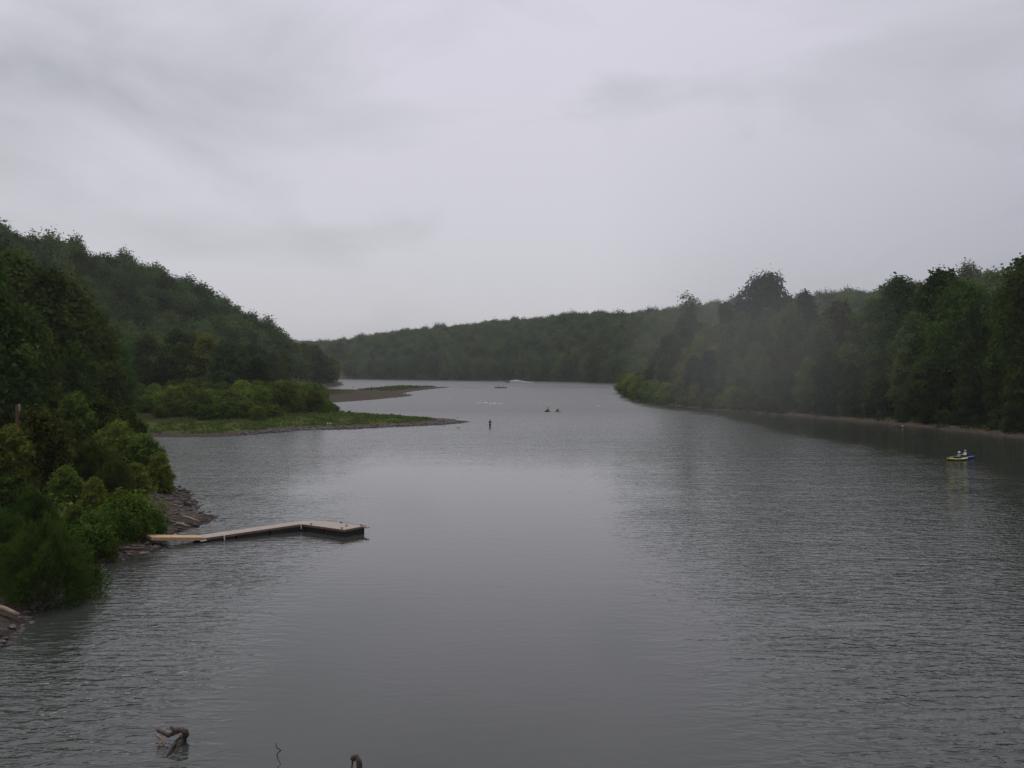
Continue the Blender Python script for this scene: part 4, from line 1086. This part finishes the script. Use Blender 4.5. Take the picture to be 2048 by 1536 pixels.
def mist(loc, rad, dens, label):
    m, nt, out = newmat('mist')
    v = N(nt, 'ShaderNodeVolumePrincipled'); v.inputs['Color'].default_value = (.93, .95, .93, 1)
    tc = N(nt, 'ShaderNodeTexCoord')
    ln = N(nt, 'ShaderNodeVectorMath', operation='LENGTH'); nt.links.new(tc.outputs['Object'], ln.inputs[0])
    q = math_(nt, 'SUBTRACT', 1.0, math_(nt, 'MULTIPLY', ln.outputs['Value'], ln.outputs['Value']), clamp=True)
    nt.links.new(math_(nt, 'MULTIPLY', q, dens), v.inputs['Density']); nt.links.new(v.outputs[0], out.inputs['Volume'])
    bm = bmesh.new(); bmesh.ops.create_icosphere(bm, subdivisions=3, radius=1.0); me = bpy.data.meshes.new('mist'); bm.to_mesh(me); bm.free(); me.materials.append(m)
    o = link('mist', me, None, loc, (0, 0, 0), rad)
    return tag(o, label, 'mist', kind='stuff')
mist((atd(1495, 215), 215, 17), (30, 60, 30), .0022, 'thin pale mist hanging before the trees of the right bank')

# ------------------------------------------------------------------ light and sky
w = bpy.data.worlds.new('World'); scene.world = w; w.use_nodes = True
nt = w.node_tree; nt.nodes.clear()
out = N(nt, 'ShaderNodeOutputWorld'); bg = N(nt, 'ShaderNodeBackground'); bg.inputs['Strength'].default_value = 0.1
SUN_EL, SUN_AZ = R(62), R(-25)
sky = N(nt, 'ShaderNodeTexSky', sky_type='NISHITA', sun_disc=False, sun_elevation=SUN_EL, sun_rotation=SUN_AZ)
tc = N(nt, 'ShaderNodeTexCoord'); dirv = tc.outputs['Generated']
sep = N(nt, 'ShaderNodeSeparateXYZ'); nt.links.new(dirv, sep.inputs[0])
zc = math_(nt, 'MAXIMUM', sep.outputs[2], 0.0)
den = math_(nt, 'ADD', zc, 0.16)
cb = N(nt, 'ShaderNodeCombineXYZ')
nt.links.new(math_(nt, 'DIVIDE', sep.outputs[0], den), cb.inputs[0]); nt.links.new(math_(nt, 'DIVIDE', sep.outputs[1], den), cb.inputs[1])
cl = noise(nt, mapping(nt, dirv, (3.2, 3.2, 8.5), (0, R(10), 0), (2.3, .7, .4)), 1.0, 6, .5, .6)
cl2 = noise(nt, mapping(nt, dirv, (1.3, 1.3, 3.4), (0, R(14), 0), (5.1, 1.2, 3)), 1.0, 3, .5, .3)
base = ramp(nt, math_(nt, 'ADD', math_(nt, 'MULTIPLY', cl, .55), math_(nt, 'MULTIPLY', cl2, .5)), [(.38, (.31, .315, .36)), (.475, (.455, .452, .505)), (.60, (.61, .592, .682))])
# paler and greyer toward the horizon
hz = ramp(nt, zc, [(0.0, (.42, .427, .415)), (.2, (.48, .482, .48)), (.5, (.55, .545, .59))])
base = mixc(nt, ramp(nt, zc, [(0, (.3,)*3), (.15, (.6,)*3), (.4, (.8,)*3)]), hz, base)
# the overcast thickens toward the right
sd = math_(nt, 'MULTIPLY', math_(nt, 'SUBTRACT', sep.outputs[0], .08), 2.0, clamp=True)
low = math_(nt, 'SUBTRACT', 1.0, math_(nt, 'MULTIPLY', zc, 2.6), clamp=True)
base = mixc(nt, math_(nt, 'MULTIPLY', math_(nt, 'MULTIPLY', sd, low), .9), base, (.21, .22, .27))
sc_ = N(nt, 'ShaderNodeVectorMath', operation='SCALE'); nt.links.new(base, sc_.inputs[0]); sc_.inputs['Scale'].default_value = 11.8
fin = mixc(nt, .05, sc_.outputs[0], sky.outputs[0])
nt.links.new(fin, bg.inputs[0]); nt.links.new(bg.outputs[0], out.inputs[0])
sl = bpy.data.lights.new('sun', 'SUN'); sl.energy = 1.5; sl.angle = R(24); sl.color = (1, .96, .9)
so = bpy.data.objects.new('sun', sl); COL.objects.link(so)
so.rotation_euler = Vector((math.sin(SUN_AZ)*math.cos(SUN_EL), math.cos(SUN_AZ)*math.cos(SUN_EL), math.sin(SUN_EL))).to_track_quat('Z', 'Y').to_euler()

# ------------------------------------------------------------------ camera
cd = bpy.data.cameras.new('camera'); cam = bpy.data.objects.new('camera', cd); COL.objects.link(cam)
cd.sensor_width = 36; cd.lens = 36 * F / 2048
cd.clip_start = .5; cd.clip_end = 20000
cam.location = (0, 0, CAMH)
cam.rotation_euler = (R(90) - math.atan((768 - HY) / F), 0, 0)
scene.camera = cam
scene.view_settings.view_transform = 'Standard'; scene.view_settings.look = 'None'
scene.view_settings.exposure = 0; scene.view_settings.gamma = 1; scene.view_settings.use_curve_mapping = False
cy = scene.cycles
cy.use_denoising = True; cy.use_adaptive_sampling = False; cy.denoiser = 'OPENIMAGEDENOISE'; cy.denoising_input_passes = 'RGB_ALBEDO_NORMAL'; cy.denoising_prefilter = 'NONE'
cy.max_bounces = 5; cy.diffuse_bounces = 2; cy.glossy_bounces = 3; cy.transmission_bounces = 2; cy.volume_bounces = 0; cy.transparent_max_bounces = 4
cy.caustics_reflective = False; cy.caustics_refractive = False
